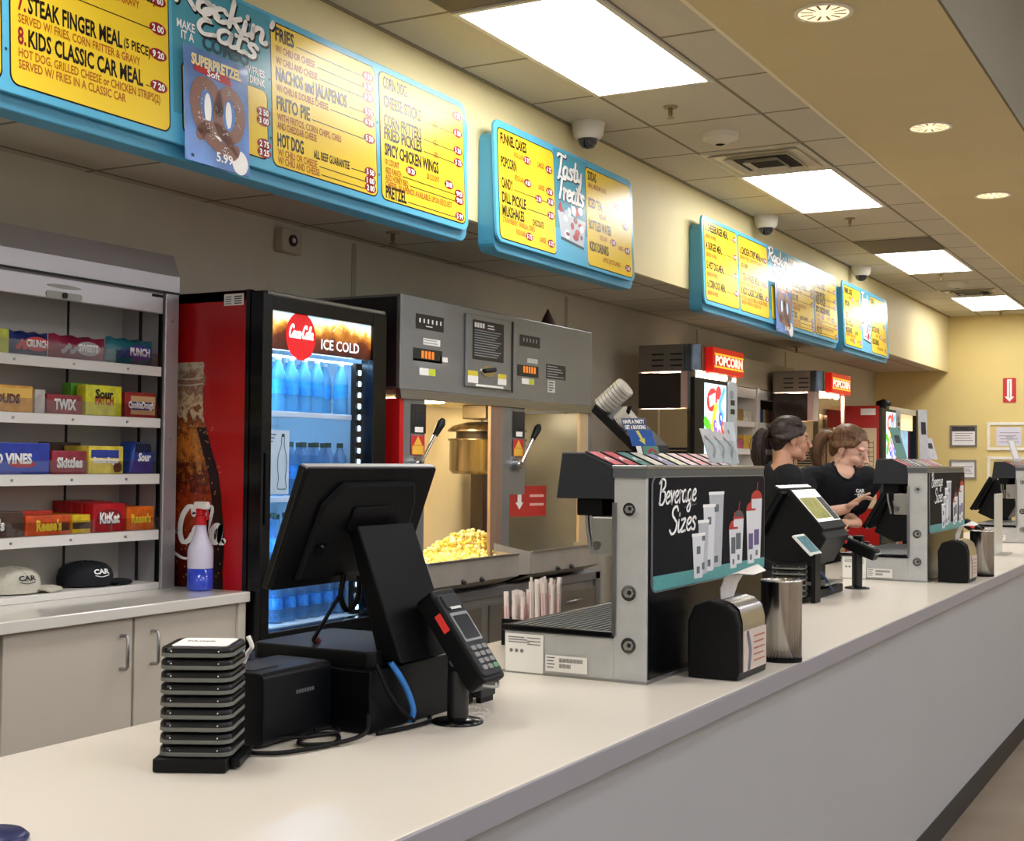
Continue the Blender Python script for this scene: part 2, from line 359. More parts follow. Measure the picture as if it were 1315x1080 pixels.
for x, y, l in ((-2.47, 6.82, 'round smoke detector next to the square air diffuser'), (-2.44, 13.45, 'smoke detector beyond the third lit panel')):
    t = thing('smoke_detector', l, 'smoke detector', (x, y, CZ-.06), 'ceiling smoke detectors')
    CR = mat('cream detector plastic', '#d9d2c2', .45)
    b = MB(); b.lathe((x, y, CZ-.03), [(.095, 0), (.1, .012), (.1, .03)], CR, 24); b.build('base', t)
    b = MB(); b.lathe((x, y, CZ-.058), [(.0001, 0), (.035, 0), (.045, .006), (.07, .018), (.075, .028)], CR, 24); b.lathe((x, y, CZ-.0585), [(.018, 0), (.026, 0)], DARK, 16); b.build('sensor_head', t)
# strobe box on the back wall
t = thing('alarm_strobe', 'small square alarm box high on the back wall above the red drink cooler', 'alarm', (BX, 5.04, 2.46))
b = MB(); b.box(BX, BX+.05, 4.96, 5.11, 2.45, 2.565, mat('beige alarm box', '#b9ae9b', .5), .006); b.build('housing', t)
b = MB(); b.cyl((BX+.05, 5.035, 2.51), (BX+.058, 5.035, 2.51), .028, DARK, seg=16); b.cyl((BX+.058, 5.035, 2.51), (BX+.06, 5.035, 2.51), .012, WHITE, seg=12); b.build('sounder', t)
# ================================================================== hand script lettering
SCR = {
'a': ([[(.42,.42),(.25,.5),(.08,.35),(.08,.12),(.22,0),(.38,.12),(.42,.45)],[(.42,.45),(.42,.1),(.5,0),(.6,.06)]],.56),
'B': ([[(.15,1),(.12,.5),(.1,0)],[(-.06,.85),(.2,1.02),(.5,.95),(.52,.7),(.2,.52)],[(.2,.52),(.55,.48),(.6,.2),(.35,-.02),(.05,.05)]],.66),
'e': ([[(.06,.22),(.3,.28),(.4,.4),(.28,.5),(.1,.38),(.08,.12),(.25,0),(.45,.1)]],.46),
'v': ([[(.04,.45),(.1,.48),(.18,.02),(.2,0),(.36,.45),(.46,.42)]],.45),
'r': ([[(.04,.45),(.12,.48),(.12,0)],[(.12,.25),(.22,.46),(.36,.44)]],.36),
'g': ([[(.4,.42),(.25,.5),(.08,.35),(.1,.1),(.24,.02),(.38,.14),(.42,.46)],[(.42,.46),(.4,-.2),(.28,-.42),(.08,-.36),(.12,-.2),(.5,.05)]],.54),
'S': ([[(.55,.85),(.4,1.02),(.15,.92),(.14,.7),(.35,.52),(.52,.35),(.45,.06),(.2,-.03),(0,.12)]],.6),
'i': ([[(.08,.46),(.08,.1),(.16,0),(.26,.06)],[(.1,.66),(.11,.7)]],.26),
'z': ([[(.04,.46),(.36,.46),(.05,.02),(.4,.02)]],.44),
's': ([[(.34,.42),(.2,.5),(.08,.38),(.3,.16),(.22,0),(.04,.04)]],.4),
'T': ([[(0,.9),(.15,1),(.6,.95),(.7,1.02)],[(.36,.97),(.32,.4),(.24,0)]],.52),
't': ([[(.14,.85),(.1,.12),(.2,0),(.32,.06)],[(-.02,.52),(.32,.54)]],.32),
'y': ([[(.04,.46),(.06,.2),(.18,.06),(.34,.2),(.38,.46)],[(.38,.46),(.36,-.2),(.24,-.42),(.06,-.34)]],.46),
'R': ([[(.14,1),(.1,0)],[(-.04,.82),(.2,1.03),(.54,.92),(.5,.62),(.16,.5)],[(.22,.5),(.42,.25),(.62,0)]],.62),
'o': ([[(.24,.5),(.08,.34),(.1,.08),(.26,0),(.42,.14),(.4,.4),(.24,.5),(.32,.42),(.5,.44)]],.48),
'c': ([[(.4,.4),(.26,.5),(.08,.36),(.1,.1),(.26,0),(.44,.1)]],.43),
'k': ([[(.1,1),(.1,0)],[(.38,.48),(.12,.22),(.24,.2),(.42,0)]],.46),
'n': ([[(.06,.48),(.08,0)],[(.08,.3),(.22,.5),(.36,.42),(.36,.08),(.46,0),(.54,.06)]],.54),
'E': ([[(.5,.9),(.3,1.02),(.1,.86),(.14,.62),(.34,.54),(.12,.48),(.04,.2),(.2,0),(.5,.12)]],.54),
'C': ([[(.58,.8),(.5,1),(.3,1),(.08,.7),(.06,.3),(.22,.02),(.46,.06),(.6,.24)]],.58),
'l': ([[(.08,.2),(.24,.9),(.16,1),(.08,.8),(.1,.1),(.2,0),(.3,.08)]],.28),
'-': ([[(.04,.3),(.24,.32)]],.28), "'": ([[(.08,1),(.04,.8)]],.18), ' ': ([],.3)}
def script(mb, fr, s, u, v, h, m, w=.13, slope=0, xs=1, shear=.18, off=.002, width=None):
    tot = sum(SCR[c][1] for c in s)
    if width: xs = width/(tot*h)
    x = 0
    for i, ch in enumerate(s):
        st, adv = SCR[ch]
        for k in st: mb.stroke(fr, [(u+(x+a+shear*b)*h*xs, v+b*h+slope*(x+a)*h*xs) for a, b in k], w*h, m, off+i*.00003, n=5)
        x += adv
    return tot*h*xs
# ================================================================== menu boards
BBLUE = mat('board sky blue', '#5cb4da', .25, spec=.36); BTEAL = mat('board teal print', '#4f9db4', .25, spec=.36)
BSIDE = mat('board painted edge', '#4a9dc2', .4)
BYEL = mat('board yellow print', '#f2cf34', .25, spec=.36); BINK = mat('board black print', '#191510', .25, spec=.36)
BRED = mat('board brick print', '#b0601e', .25, spec=.36); BPRICE = mat('board price red', '#96222c', .25, spec=.36); BWH = mat('board white print', '#ffffff', .25, spec=.36)
BDK = mat('board dark blue print', '#20485c', .25, spec=.36)
def price(b, f, u, v, t, s=1):
    b.flat(f, ell(u, v, .038*s, .0195*s, 16), .0024, BPRICE); b.text(f, t, u, v-.0105*s, .021*s, BWH, 'C', w=.052*s, bold=.03, off=.0030)
def ypanel(b, f, u0, u1, v0, v1, rows):
    b.flat(f, rrect(u0, u1, v0, v1, .03), .0008, BINK); b.flat(f, rrect(u0+.005, u1-.005, v0+.005, v1-.005, .027), .0014, BYEL)
    H = v1-v0; W = u1-u0
    for r in rows:
        k, t, fv = r[0], r[1], r[2]; v = v1-fv*H; pr = r[3] if len(r) > 3 else None; x = r[4] if len(r) > 4 else 0
        if k == 'H':   # heading
            h = .048; wd = min(W*.85, len(t)*.0214); b.text(f, t, u0+.03+x, v, h, BINK, w=wd, bold=.03, off=.0022); e = u0+.03+x+wd
        elif k == 'h':
            h = .03; wd = len(t)*.0125; b.text(f, t, u0+.03+x, v, h, BINK, w=wd, bold=.02, off=.0022); e = u0+.03+x+wd
        elif k == 's':
            h = .025; wd = min(W*.88-x, len(t)*.0128); b.text(f, t, u0+.03+x, v, h, BRED, w=wd, bold=.02, off=.0022); e = u0+.03+x+wd
        elif k == 'n':
            b.text(f, t, u0+.028+x, v, .048, BPRICE, w=.03, bold=.03, off=.0022); continue
        elif k == 'p': price(b, f, u0+x, v, t); continue
        if pr:
            b.flat(f, rect(e+.012, u1-.085, v+.006, v+.009), .0022, BINK); price(b, f, u1-.052, v+.016, pr)
def board(y0, y1, lab, fill, z0=2.487, z1=3.06):
    t = thing('menu_board', lab, 'menu board', (SX, (y0+y1)/2, 2.445))
    b = MB(); b.prism(FX(SX), rrect(y0+.012, y1+.02, 2.445, 3.005, .05), .003, .088, BSIDE, .004); b.build('backing_tray', t)
    f = Fr((-3.0, 0, z0), (0, 1, 0), (-.045, 0, 1))
    b = MB(); b.prism(f, rrect(y0, y1, 0, z1-z0, .05, 8), -.014, 0, BBLUE, .003)
    fill(b, f); b.build('printed_face', t)
    return t
H = .573; PV0, PV1 = .025, .548
MEAL_A = [('H', '3. CHEESEBURGER MEAL', .13, '9 60'), ('s', 'SERVED W/ FRIES', .22), ('H', '4. BURGER MEAL', .36, '9 00'), ('s', 'SERVED W/ FRIES', .45), ('H', '5. HOT DOG MEAL', .6, '8 20'), ('s', 'SERVED W/ FRIES', .69), ('H', '6. CORN DOG MEAL', .83, '7 80'), ('s', 'SERVED W/ FRIES', .92)]
MEAL_B = [('n', '6.', .235), ('H', 'CHICKEN STRIPS MEAL', .235, None, .035), ('h', '(3 PIECE)', .235, '9 60', .43), ('s', 'SERVED W/ FRIES, CORN FRITTER & GRAVY', .305, None), ('h', 'ADD A DRINK', .41, '2 00', .02),
          ('n', '7.', .58), ('H', 'STEAK FINGER MEAL', .58, None, .035), ('h', '(5 PIECE)', .57, '9 20', .405), ('s', 'SERVED W/ FRIES, CORN FRITTER & GRAVY', .648),
          ('n', '8.', .765), ('H', 'KIDS CLASSIC CAR MEAL', .765, '7 20', .035), ('s', 'HOT DOG, GRILLED CHEESE or CHICKEN STRIPS(2)', .835), ('s', 'SERVED W/ FRIES IN A CLASSIC CAR', .898)]
FRIES = [('H', 'FRIES', .125, '4 50'), ('s', 'W/ CHILI OR CHEESE', .205, '5 20'), ('s', 'W/ CHILI AND CHEESE', .285, '6 20'), ('H', 'NACHOS and JALAPENOS', .40, '5 75'), ('s', 'W/ CHILI & DOUBLE CHEESE', .475, '6 70'),
         ('H', 'FRITO PIE', .60, '5 50'), ('s', 'WITH FRITOS, CORN CHIPS, CHILI', .675), ('s', 'AND CHEDDAR CHEESE', .735), ('H', 'HOT DOG', .855, None), ('h', 'ALL BEEF GUARANTEE', .855, '5 50', .21), ('s', 'W/ CHILI OR CHEESE', .92, '1 00'), ('s', 'W/ CHILI AND CHEESE', .975, '2 00')]
CORN = [('H', 'CORN DOG', .125, '4 75'), ('H', 'CHEESE STICKS', .27, '6 50'), ('s', '(5)', .27, None, .37), ('H', 'CORN FRITTERS', .42, '5 50'), ('s', '(5)', .42, None, .37), ('H', 'FRIED PICKLES', .52, '5 75'), ('s', '(8)', .52, None, .37),
        ('H', 'SPICY CHICKEN WINGS', .645, None), ('s', '10 COUNT', .72), ('p', '10 20', .705, None, .22), ('s', '20 COUNT', .72, None, .31), ('p', '20 00', .705, None, .52), ('s', 'ADD RANCH', .785, '90'), ('s', 'ADD HONEY BBQ', .84, '90'), ('s', 'CHEESE, JALAPENOS AVAILABLE UPON REQUEST', .895), ('H', 'PRETZEL', .975, '5 99')]
def rockin(b, f, y0, y1):
    b.flat(f, rect(y0-.02, y1+.02, .1, H-.012), .0006, BTEAL)
    for off, m, d in ((.0024, BINK, .006), (.0032, BWH, 0)):
        script(b, f, "Rockin'", y0-.02+d, .472-d, .092, m, w=.30 if d else .25, slope=-.05, width=.50, off=off)
        script(b, f, 'Eats', y0+.09+d, .398-d, .092, m, w=.28 if d else .23, slope=-.05, width=.31, off=off)
    b.text(f, 'MAKE', y0+.0, .385, .028, BWH, w=.085, off=.0022); b.text(f, 'IT A', y0+.02, .352, .028, BWH, w=.06, off=.0022)
    b.text(f, 'COMBO', y0+.12, .346, .046, BDK, w=.24, off=.0022, bold=.04)
    b.text(f, 'W/FRIES', y0+.335, .325, .026, BWH, w=.105, off=.0022); b.text(f, '& DRINK', y0+.335, .293, .026, BWH, w=.105, off=.0022)
    ypanel(b, f, y0+.02, y1, .035, .285, [('p', '2 50', .33, None, .41), ('p', '3 00', .45, None, .41), ('p', '2 75', .78, None, .41), ('p', '3 25', .90, None, .41)])
def big(y0, A, B_, C_, D):
    def fill(b, f):
        ypanel(b, f, y0+.03, y0+.665, PV0, PV1, A); ypanel(b, f, y0+.69, y0+1.325, PV0, PV1, B_)
        rockin(b, f, y0+1.36, y0+1.815); ypanel(b, f, y0+1.835, y0+2.49, PV0, PV1, C_); ypanel(b, f, y0+2.515, y0+3.17, PV0, PV1, D)
        for u in (.677, 2.5, 1.828): b.flat(f, ell(y0+u, .33, .005, .005, 8), .002, BDK); b.flat(f, ell(y0+u, .12, .005, .005, 8), .002, BDK)
    return fill
board(1.87, 5.068, 'largest menu board at upper left listing meals, fries and corn dogs', big(1.87, MEAL_A, MEAL_B, FRIES, CORN))
board(8.01, 11.208, 'long menu board with five columns in the middle distance, partly hidden by glare', big(8.01, MEAL_A[:], MEAL_B, FRIES, CORN))
TREAT = [('H', 'FUNNEL CAKES', .135, None), ('s', 'REGULAR', .215, None, .13), ('p', '5 75', .2, None, .29), ('s', 'LARGE', .215, None, .37), ('p', '6 75', .2, None, .52), ('H', 'POPCORN', .345, None), ('s', 'REGULAR', .425, None, .13), ('p', '4 50', .41, None, .29), ('s', 'LARGE', .425, None, .37), ('p', '6 50', .41, None, .52),
         ('H', 'CANDY', .535, '3 50'), ('p', '2 50', .52, None, .4), ('H', 'DILL PICKLE', .665, '2 50'), ('H', 'MILKSHAKES', .785, None), ('h', 'CHOCOLATE', .785, None, .3), ('s', 'STRAWBERRY, VANILLA, OREO', .845), ('s', 'REGULAR', .92, None, .13), ('p', '5 75', .905, None, .29), ('s', 'LARGE', .92, None, .37), ('p', '6 75', .905, None, .52)]
DRINK = [('H', 'SODAS', .125, None), ('s', 'SMALL MEDIUM LARGE', .2), ('p', '3 00', .29, None, .4), ('H', 'ICED TEA', .4, None), ('s', 'REGULAR', .48, None, .13), ('p', '3 50', .465, None, .5), ('H', 'BOTTLED WATER', .62, None), ('s', 'REGULAR', .7, None, .13), ('p', '3 00', .685, None, .33), ('s', 'LARGE', .74, None, .37), ('p', '4 00', .72, None, .52), ('H', 'KIDS DRINKS', .84, None), ('s', 'APPLE JUICE & MILK', .92, None, .16), ('p', '2 00', .905, None, .52)]
def small(y0):
    def fill(b, f):
        b.flat(f, rect(y0+.6, y0+1.0, .03, H-.015), .0006, BTEAL); b.flat(f, rect(y0+.6, y0+1.0, .03, .16), .0009, BBLUE)
        ypanel(b, f, y0+.025, y0+.605, PV0-.01, PV1-.01, TREAT); ypanel(b, f, y0+.965, y0+1.555, PV0-.01, PV1-.01, DRINK)
        for off, m, d in ((.0024, BINK, .004), (.0032, BWH, 0)):
            script(b, f, 'Tasty', y0+.625+d, .43-d, .11, m, w=.24 if d else .2, width=.29, off=off); script(b, f, 'Treats', y0+.625+d, .315-d, .11, m, w=.24 if d else .2, width=.31, off=off)
        # ice cream sundae dish print
        b.flat(f, [(y0+.66, .12), (y0+.92, .10), (y0+.95, .235), (y0+.63, .25)], .0016, mat('board pale print', '#c3cbd6', .25, spec=.36))
        rnd = random.Random(3)
        for k in range(26): b.flat(f, ell(y0+.65+rnd.random()*.28, .13+rnd.random()*.16, .013+rnd.random()*.02, .01+rnd.random()*.016, 8), .002+k*.00002, [BWH, mat('board berry print', '#8b5566', .25, spec=.36), mat('board pale print', '#c3cbd6'), mat('board cherry print', '#b3303c', .25, spec=.36)][k % 4])
        b.flat(f, [(y0+.785, .28), (y0+.79, .28), (y0+.80, .37), (y0+.796, .37)], .003, BWH); b.flat(f, [(y0+.66, .12), (y0+.92, .10), (y0+.92, .085), (y0+.66, .105)], .0018, BDK)
    return fill
board(5.323, 6.905, 'small menu board of tasty treats beside the largest board', small(5.323))
board(11.405, 13.04, 'farthest and smallest-looking menu board, past the long one', small(11.405))
# pretzel posters hung over the boards
def pretzel(y0, y1, lab):
    f = Fr((-2.972, 0, 2.437), (0, 1, 0), (-.045, 0, 1)); W = y1-y0; Hh = .378
    b = MB(); PB = mat('poster blue print', '#6f95d8', .2, noise=.4, nscale=4, coat=.3); b.prism(f, rect(y0, y1, 0, Hh), -.003, 0, PB)
    BRO = mat('pretzel brown print', '#80503f', .3, noise=.18, nscale=120, coat=.2)
    S = lambda pts, w: b.stroke(f, [(y0+W*a, Hh*c) for a, c in pts], w*W, BRO, .0012, n=8, taper=.85)
    S([(.51, .50), (.49, .62), (.38, .71), (.22, .69), (.15, .54), (.20, .38), (.32, .27), (.50, .19), (.68, .15), (.78, .20)], .15)
    S([(.51, .50), (.54, .61), (.66, .70), (.80, .66), (.86, .52), (.82, .38), (.70, .30), (.50, .335), (.30, .33), (.22, .25)], .15)
    S([(.51, .56), (.50, .44), (.56, .33), (.68, .24)], .15)
    for c_, r_ in (((.345, .50), (.055, .135)), ((.67, .50), (.05, .12)), ((.50, .265), (.06, .03))): b.flat(f, ell(y0+W*c_[0], Hh*c_[1], W*r_[0], Hh*r_[1], 16), .0009, BWH)
    rnd = random.Random(5)
    for k in range(90):
        a, c = rnd.choice([(.2, .55), (.3, .69), (.24, .4), (.4, .26), (.6, .17), (.8, .6), (.7, .68), (.6, .34), (.5, .5), (.35, .33), (.8, .45)])
        u, v = y0+W*(a+rnd.uniform(-.05, .05)), Hh*(c+rnd.uniform(-.04, .04)); b.flat(f, rect(u, u+.003, v, v+.003), .0022, BWH)
    b.flat(f, [(y0+W*.14, Hh*.80), (y0+W*.72, Hh*.76), (y0+W*.70, Hh*.84), (y0+W*.16, Hh*.86)], .001, mat('poster red print', '#b4202a', .25, spec=.36))
    b.text(f, 'SUPERPRETZEL', y0+W*.1, Hh*.85, .034, mat('poster cream print', '#f3dfa8', .25, spec=.36), w=W*.78, bold=.05, off=.002); b.text(f, 'Soft', y0+W*.34, Hh*.785, .022, BWH, w=W*.2, off=.002)
    b.text(f, '5.99', y0+W*.46, Hh*.06, .03, BWH, w=W*.26, bold=.03, off=.002); b.flat(f, ell(y0+W*.84, Hh*.10, W*.13, W*.13, 20), .001, BWH)
    b.flat(f, ell(y0+W*.1, Hh*.05, .008, .006, 10), .001, BDK)
    tag(b.build('pretzel_poster'), lab, 'poster')
pretzel(3.235, 3.55, 'blue poster with a large pretzel hanging over the largest menu board')
pretzel(9.42, 9.83, 'blue pretzel poster hanging over the long menu board in the middle distance')
# ================================================================== service counter and back counter
QUARTZ = mat('cream quartz top', '#e4ddd0', .24, noise=.025, nscale=1.2)
LAMG = mat('grey laminate front', '#a3a4a6', .45, noise=.015, nscale=2)
t = thing('service_counter', 'long grey fronted service counter base running into the distance', 'counter', (-1.5, 5, 0))
b = MB(); b.box(-1.88, -1.065, -1.0, 13.0, .1, .905, LAMG); b.build('front_panel', t)
b = MB(); b.box(-1.86, -1.058, -1.0, 13.0, .0, .1, mat('black toe kick', '#121214', .5)); b.build('toe_kick', t)
t = thing('countertop', 'cream quartz worktop lying on the long service counter', 'countertop', (-1.48, 6, .905))
b = MB(); b.box(-1.925, -1.042, -1.0, 13.02, .905, .95, QUARTZ, .003); b.build('slab', t)
b = MB(); b.box(-1.042, -1.034, -1.0, 13.02, .905, .9495, mat('grey edge band', '#918f95', .4), .002); b.build('edge_band', t)
b = MB(); b.box(-3.98, -3.385, 1.0, 4.085, .922, .962, mat('white back counter top', '#dcd8d0', .14, noise=.02, nscale=2, coat=.3), .004); tag(b.build('countertop'), 'white worktop on the beige cabinets under the candy case', 'countertop')
CABM = mat('beige cabinet laminate', '#c3bbad', .45, noise=.03, nscale=(3))
def base_cab(y0, y1, side, lab, endp=False):
    t = thing('base_cabinet', lab, 'cabinet', (-3.7, (y0+y1)/2, 0), 'beige cabinets under the back worktop')
    b = MB(); b.box(-3.98, -3.435, y0, y1, .1, .921, CABM)
    b.box(-3.98, -3.47, y0, y1, 0, .1, BLACK)
    if endp: b.box(-3.98, -3.40, y1-.02, y1+.02, .0, .921, mat('light cabinet end panel', '#d3ccbf', .45))
    b.build('carcass', t)
    b = MB(); b.box(-3.434, -3.412, y0+.004, y1-(.022 if endp else .004), .13, .917, CABM, .002); d = b.build('door', t)
    hy = y1-.06 if side else y0+.085
    b = MB(); b.tube([(-3.412, hy, .862), (-3.385, hy, .862), (-3.378, hy, .855), (-3.378, hy, .755), (-3.385, hy, .748), (-3.412, hy, .748)], .006, STEEL, raw=True); b.build('handle', d)
base_cab(2.36, 2.922, 1, 'beige base cabinet at the left edge of the picture')
base_cab(2.926, 3.49, 1, 'beige base cabinet left of the door gap, handle on its right side')
base_cab(3.494, 4.055, 0, 'beige base cabinet next to the red drink cooler, handle on its left side', True)
# ================================================================== candy case
ALU = mat('satin aluminium case', '#b9b6ba', .35, .6, noise=.04, nscale=6); SHW = mat('white shelf enamel', '#e5e2dd', .35)
CIN = mat('case grey interior', '#b9b5ae', .6)
t = thing('candy_case', 'silver wall case with white shelves of candy on the left back counter', 'display case', (-3.87, 3.3, .962))
b = MB(); b.box(-3.985, -3.975, 2.4, 4.02, .962, 2.28, CIN); b.box(-3.985, -3.76, 2.4, 4.02, 2.12, 2.13, CIN)
b.box(-3.975, -3.972, 3.685, 3.695, .98, 2.1, DARK); b.box(-3.975, -3.972, 3.0, 3.01, .98, 2.1, DARK)
b.box(-3.975, -3.80, 3.985, 4.0, .962, 2.13, SHW); b.build('back_panel', t)
b = MB(); b.box(-3.985, -3.742, 3.975, 4.05, .962, 2.13, ALU, .004); b.box(-3.772, -3.756, 3.966, 3.976, .99, 2.1, BLACK); b.box(-3.88, -3.868, 3.970, 3.976, .99, 2.1, DARK); b.cyl((-3.745, 4.012, 1.55), (-3.739, 4.012, 1.55), .006, STEEL); b.cyl((-3.745, 4.012, 2.02), (-3.739, 4.012, 2.02), .006, STEEL); b.cyl((-3.745, 4.012, 1.2), (-3.739, 4.012, 1.2), .006, STEEL); b.build('side_frame', t)
b = MB(); b.prism(FY(4.05), [(-3.985, 2.13), (-3.742, 2.13), (-3.742, 2.20), (-3.775, 2.288), (-3.985, 2.288)], -.0, 1.65, ALU); b.box(-3.742, -3.737, 2.4, 4.05, 2.128, 2.136, DARK); b.build('shutter_housing', t)
b = MB(); b.box(-3.765, -3.745, 2.4, 3.962, 2.045, 2.122, mat('white shutter bar', '#cfccd2', .35, .3), .003)
f = FX(-3.745); b.prism(f, rrect(3.371, 3.539, 2.047, 2.072, .012), 0, .004, STEELD); b.cyl((-3.741, 3.455, 2.060), (-3.735, 3.455, 2.060), .011, DARK, seg=12)
b.prism(f, ell(3.455, 2.092, .08, .007, 20), 0, .003, STEELD); b.box(-3.745, -3.74, 3.90, 3.955, 2.108, 2.118, BLACK); b.build('roll_shutter', t)
CLIP = glass('clear shelf lip', '#f4f4f4', .06)
for zt, zb in ((1.835, 1.797), (1.632, 1.594), (1.414, 1.374), (1.195, 1.156)):
    b = MB(); b.box(-3.972, -3.755, 2.4, 3.962, zt-.008, zt, SHW); b.box(-3.758, -3.748, 2.4, 3.962, zb, zt, SHW, .002)
    for y in (2.7, 3.24, 3.51, 3.78): b.cyl((-3.748, y, (zt+zb)/2), (-3.743, y, (zt+zb)/2), .005, STEEL, seg=8)
    s_ = b.build('shelf', t)
    b = MB(); b.box(-3.7455, -3.744, 2.4, 3.958, zt, zt+.05, CLIP); b.build('clear_lip', s_)
b = MB(); b.box(-3.972, -3.755, 2.4, 3.975, .962, .988, SHW, .003); b.build('base_shelf', t)
# ------------------------------------------------------------------ candy
def box_candy(name, y0, y1, z, h, d, col, lab, txt=None, tc=WINK, tw=.75, th=.35, x=-3.765, extra=None, group=None, tilt=0, n=1):
    m = mat('carton '+col, col, .35, noise=.28, nscale=26)
    b = MB(); b.box(x-d, x, y0+.003, y1-.003, z+.001, z+h, m, .003)
    f = FX(x); W = y1-y0
    if extra: extra(b, f, y0, y1, z, h)
    if txt: b.text(f, txt, (y0+y1)/2, z+h*(.5-th/2), h*th, tc, 'C', w=W*tw, bold=.05, off=.0025)
    return tag(b.build(name), lab, 'candy', group)
def candy_bag(y0, y1, z, h, col, c2, lab, txt, tw):
    m = mat('wrapper '+col, col, .25, noise=.35, nscale=22); b = MB(); n = 10; vs_ = []
    for i in range(n+1):
        v = z+.001+h*i/n
        for j in range(n+1):
            u = y0+(y1-y0)*j/n; bul = .046*(max(0, math.sin(math.pi*i/n))**.6)*(max(0, math.sin(math.pi*j/n))**.5); vs_.append((-3.80+bul, u, v+.004*math.sin(j*2.1)*(i/n)))
    fs = [(i*(n+1)+j, i*(n+1)+j+1, (i+1)*(n+1)+j+1, (i+1)*(n+1)+j) for i in range(n) for j in range(n)]
    b.add(vs_, fs, m, True); b.add([(-3.80-(x+3.80), y, zz) for x, y, zz in vs_], [q[::-1] for q in fs], m, True)
    f = FX(-3.7535); W = y1-y0; b.flat(f, ell(y0+W*.55, z+h*.48, W*tw*.62, h*.30, 18), 0, mat('print '+c2, c2, .35)); b.text(f, txt, y0+W*.55, z+h*.36, h*.28, WINK, 'C', w=W*tw, bold=.05, off=.001)
    for k in range(5): b.flat(f, ell(y0+W*(.12+.05*k), z+h*(.3+.11*(k % 3)), .012, .009, 8, k), -.002+.0002*k, mat('print '+c2, c2))
    return tag(b.build('candy_bag'), lab, 'candy')
def band(col, a, c, off=.0010, u0=.03, u1=.97):
    m = mat('print '+col, col, .35)
    return lambda b, f, y0, y1, z, h: b.flat(f, rect(y0+(y1-y0)*u0, y0+(y1-y0)*u1, z+h*a, z+h*c), off, m)
def both(*fs):
    def g(*a):
        for q in fs: q(*a)
    return g
YI = mat('print yellow', '#f2d23c', .35); BI = mat('print navy', '#152a6b', .35); RI = mat('print red', '#c01622', .35)
Z1, Z2, Z3, Z4, Z0 = 1.835, 1.632, 1.414, 1.195, .988
box_candy('candy_box', 2.95, 3.235, Z1, .085, .1, '#b9c03a', 'yellow green candy bag at the left edge of the top candy shelf')
candy_bag(3.240, 3.432, Z1, .085, '#1f2f72', '#c8202c', 'dark blue crunchy chocolate candy bag on the top shelf', 'CRUNCH', .5)
candy_bag(3.436, 3.708, Z1, .088, '#8d1f3c', '#a9a2a8', 'crimson candy bag in the middle of the top shelf', 'SWEETS', .35)
candy_bag(3.712, 3.960, Z1, .10, '#1d6a78', '#33308c', 'teal and green candy bag at the right end of the top shelf', 'PUNCH', .42)
box_candy('candy_box', 3.02, 3.345, Z2, .094, .15, '#e0a23c', 'orange box of caramel milk candies at the left of the second shelf', 'MILK DUDS', mat('print brown', '#5a2412', .4), .62, .32, extra=band('#f0c25c', .55, .9))
box_candy('candy_box', 3.348, 3.40, Z2, .085, .16, '#c9c3ba', 'small pale candy carton between the orange box and the red cookie bars')
box_candy('candy_box', 3.402, 3.575, Z2, .072, .14, '#8e1a26', 'dark red cookie bar carton on the second shelf', 'TWIX', WINK, .6, .5)
box_candy('candy_box', 3.585, 3.772, Z2, .115, .05, '#d8d52b', 'tall yellow and green sour candy box, front one on the second shelf', 'PATCH', mat('print orange', '#b4461c', .4), .5, .25, extra=lambda b, f, y0, y1, z, h: b.text(f, 'Sour', (y0+y1)/2, z+h*.58, h*.28, INK, 'C', w=.09, bold=.04, off=.0025))
box_candy('candy_box', 3.575, 3.745, Z2, .122, .05, '#5fae2f', 'green sour candy box standing behind the yellow one', x=-3.83)
box_candy('candy_box', 3.785, 3.955, Z2, .098, .15, '#9a2a22', 'maroon cookie dough candy box at the right of the second shelf', 'CookieDough', WINK, .8, .25, extra=both(band('#cfae7c', .12, .85, u0=.18, u1=.95), band('#2a3a86', .3, .62, u0=.2, u1=.9, off=.0016)))
box_candy('candy_box', 3.05, 3.425, Z3, .112, .15, '#1f3aa6', 'wide blue licorice box at the left of the third shelf', 'RED VINES', WINK, .55, .3, extra=both(band('#2f55c8', .1, .4), lambda b, f, y0, y1, z, h: b.flat(f, ell(3.30, z+h*.32, .06, .012, 16), .0016, RI)))
box_candy('candy_box', 3.43, 3.60, Z3, .086, .14, '#93263a', 'dark red fruit candy box between blue and yellow ones on third shelf', 'Skittles', WINK, .72, .4)
box_candy('candy_box', 3.53, 3.70, Z3, .118, .05, '#3a2a22', 'dark brown candy box standing behind the yellow one on third shelf', x=-3.90)
box_candy('candy_box', 3.604, 3.785, Z3, .105, .13, '#ecd24a', 'yellow peanut butter candy box on the third shelf', 'Butterfinger', WINK, .72, .2, extra=both(band('#24409c', .58, .86, u0=.08, u1=.85), lambda b, f, y0, y1, z, h: [b.flat(f, ell(y1-.04+k*.012, z+h*.24, .016, .02, 12), .0016+k*.0003, mat('print choc', '#6a3a16', .4)) for k in range(2)]))
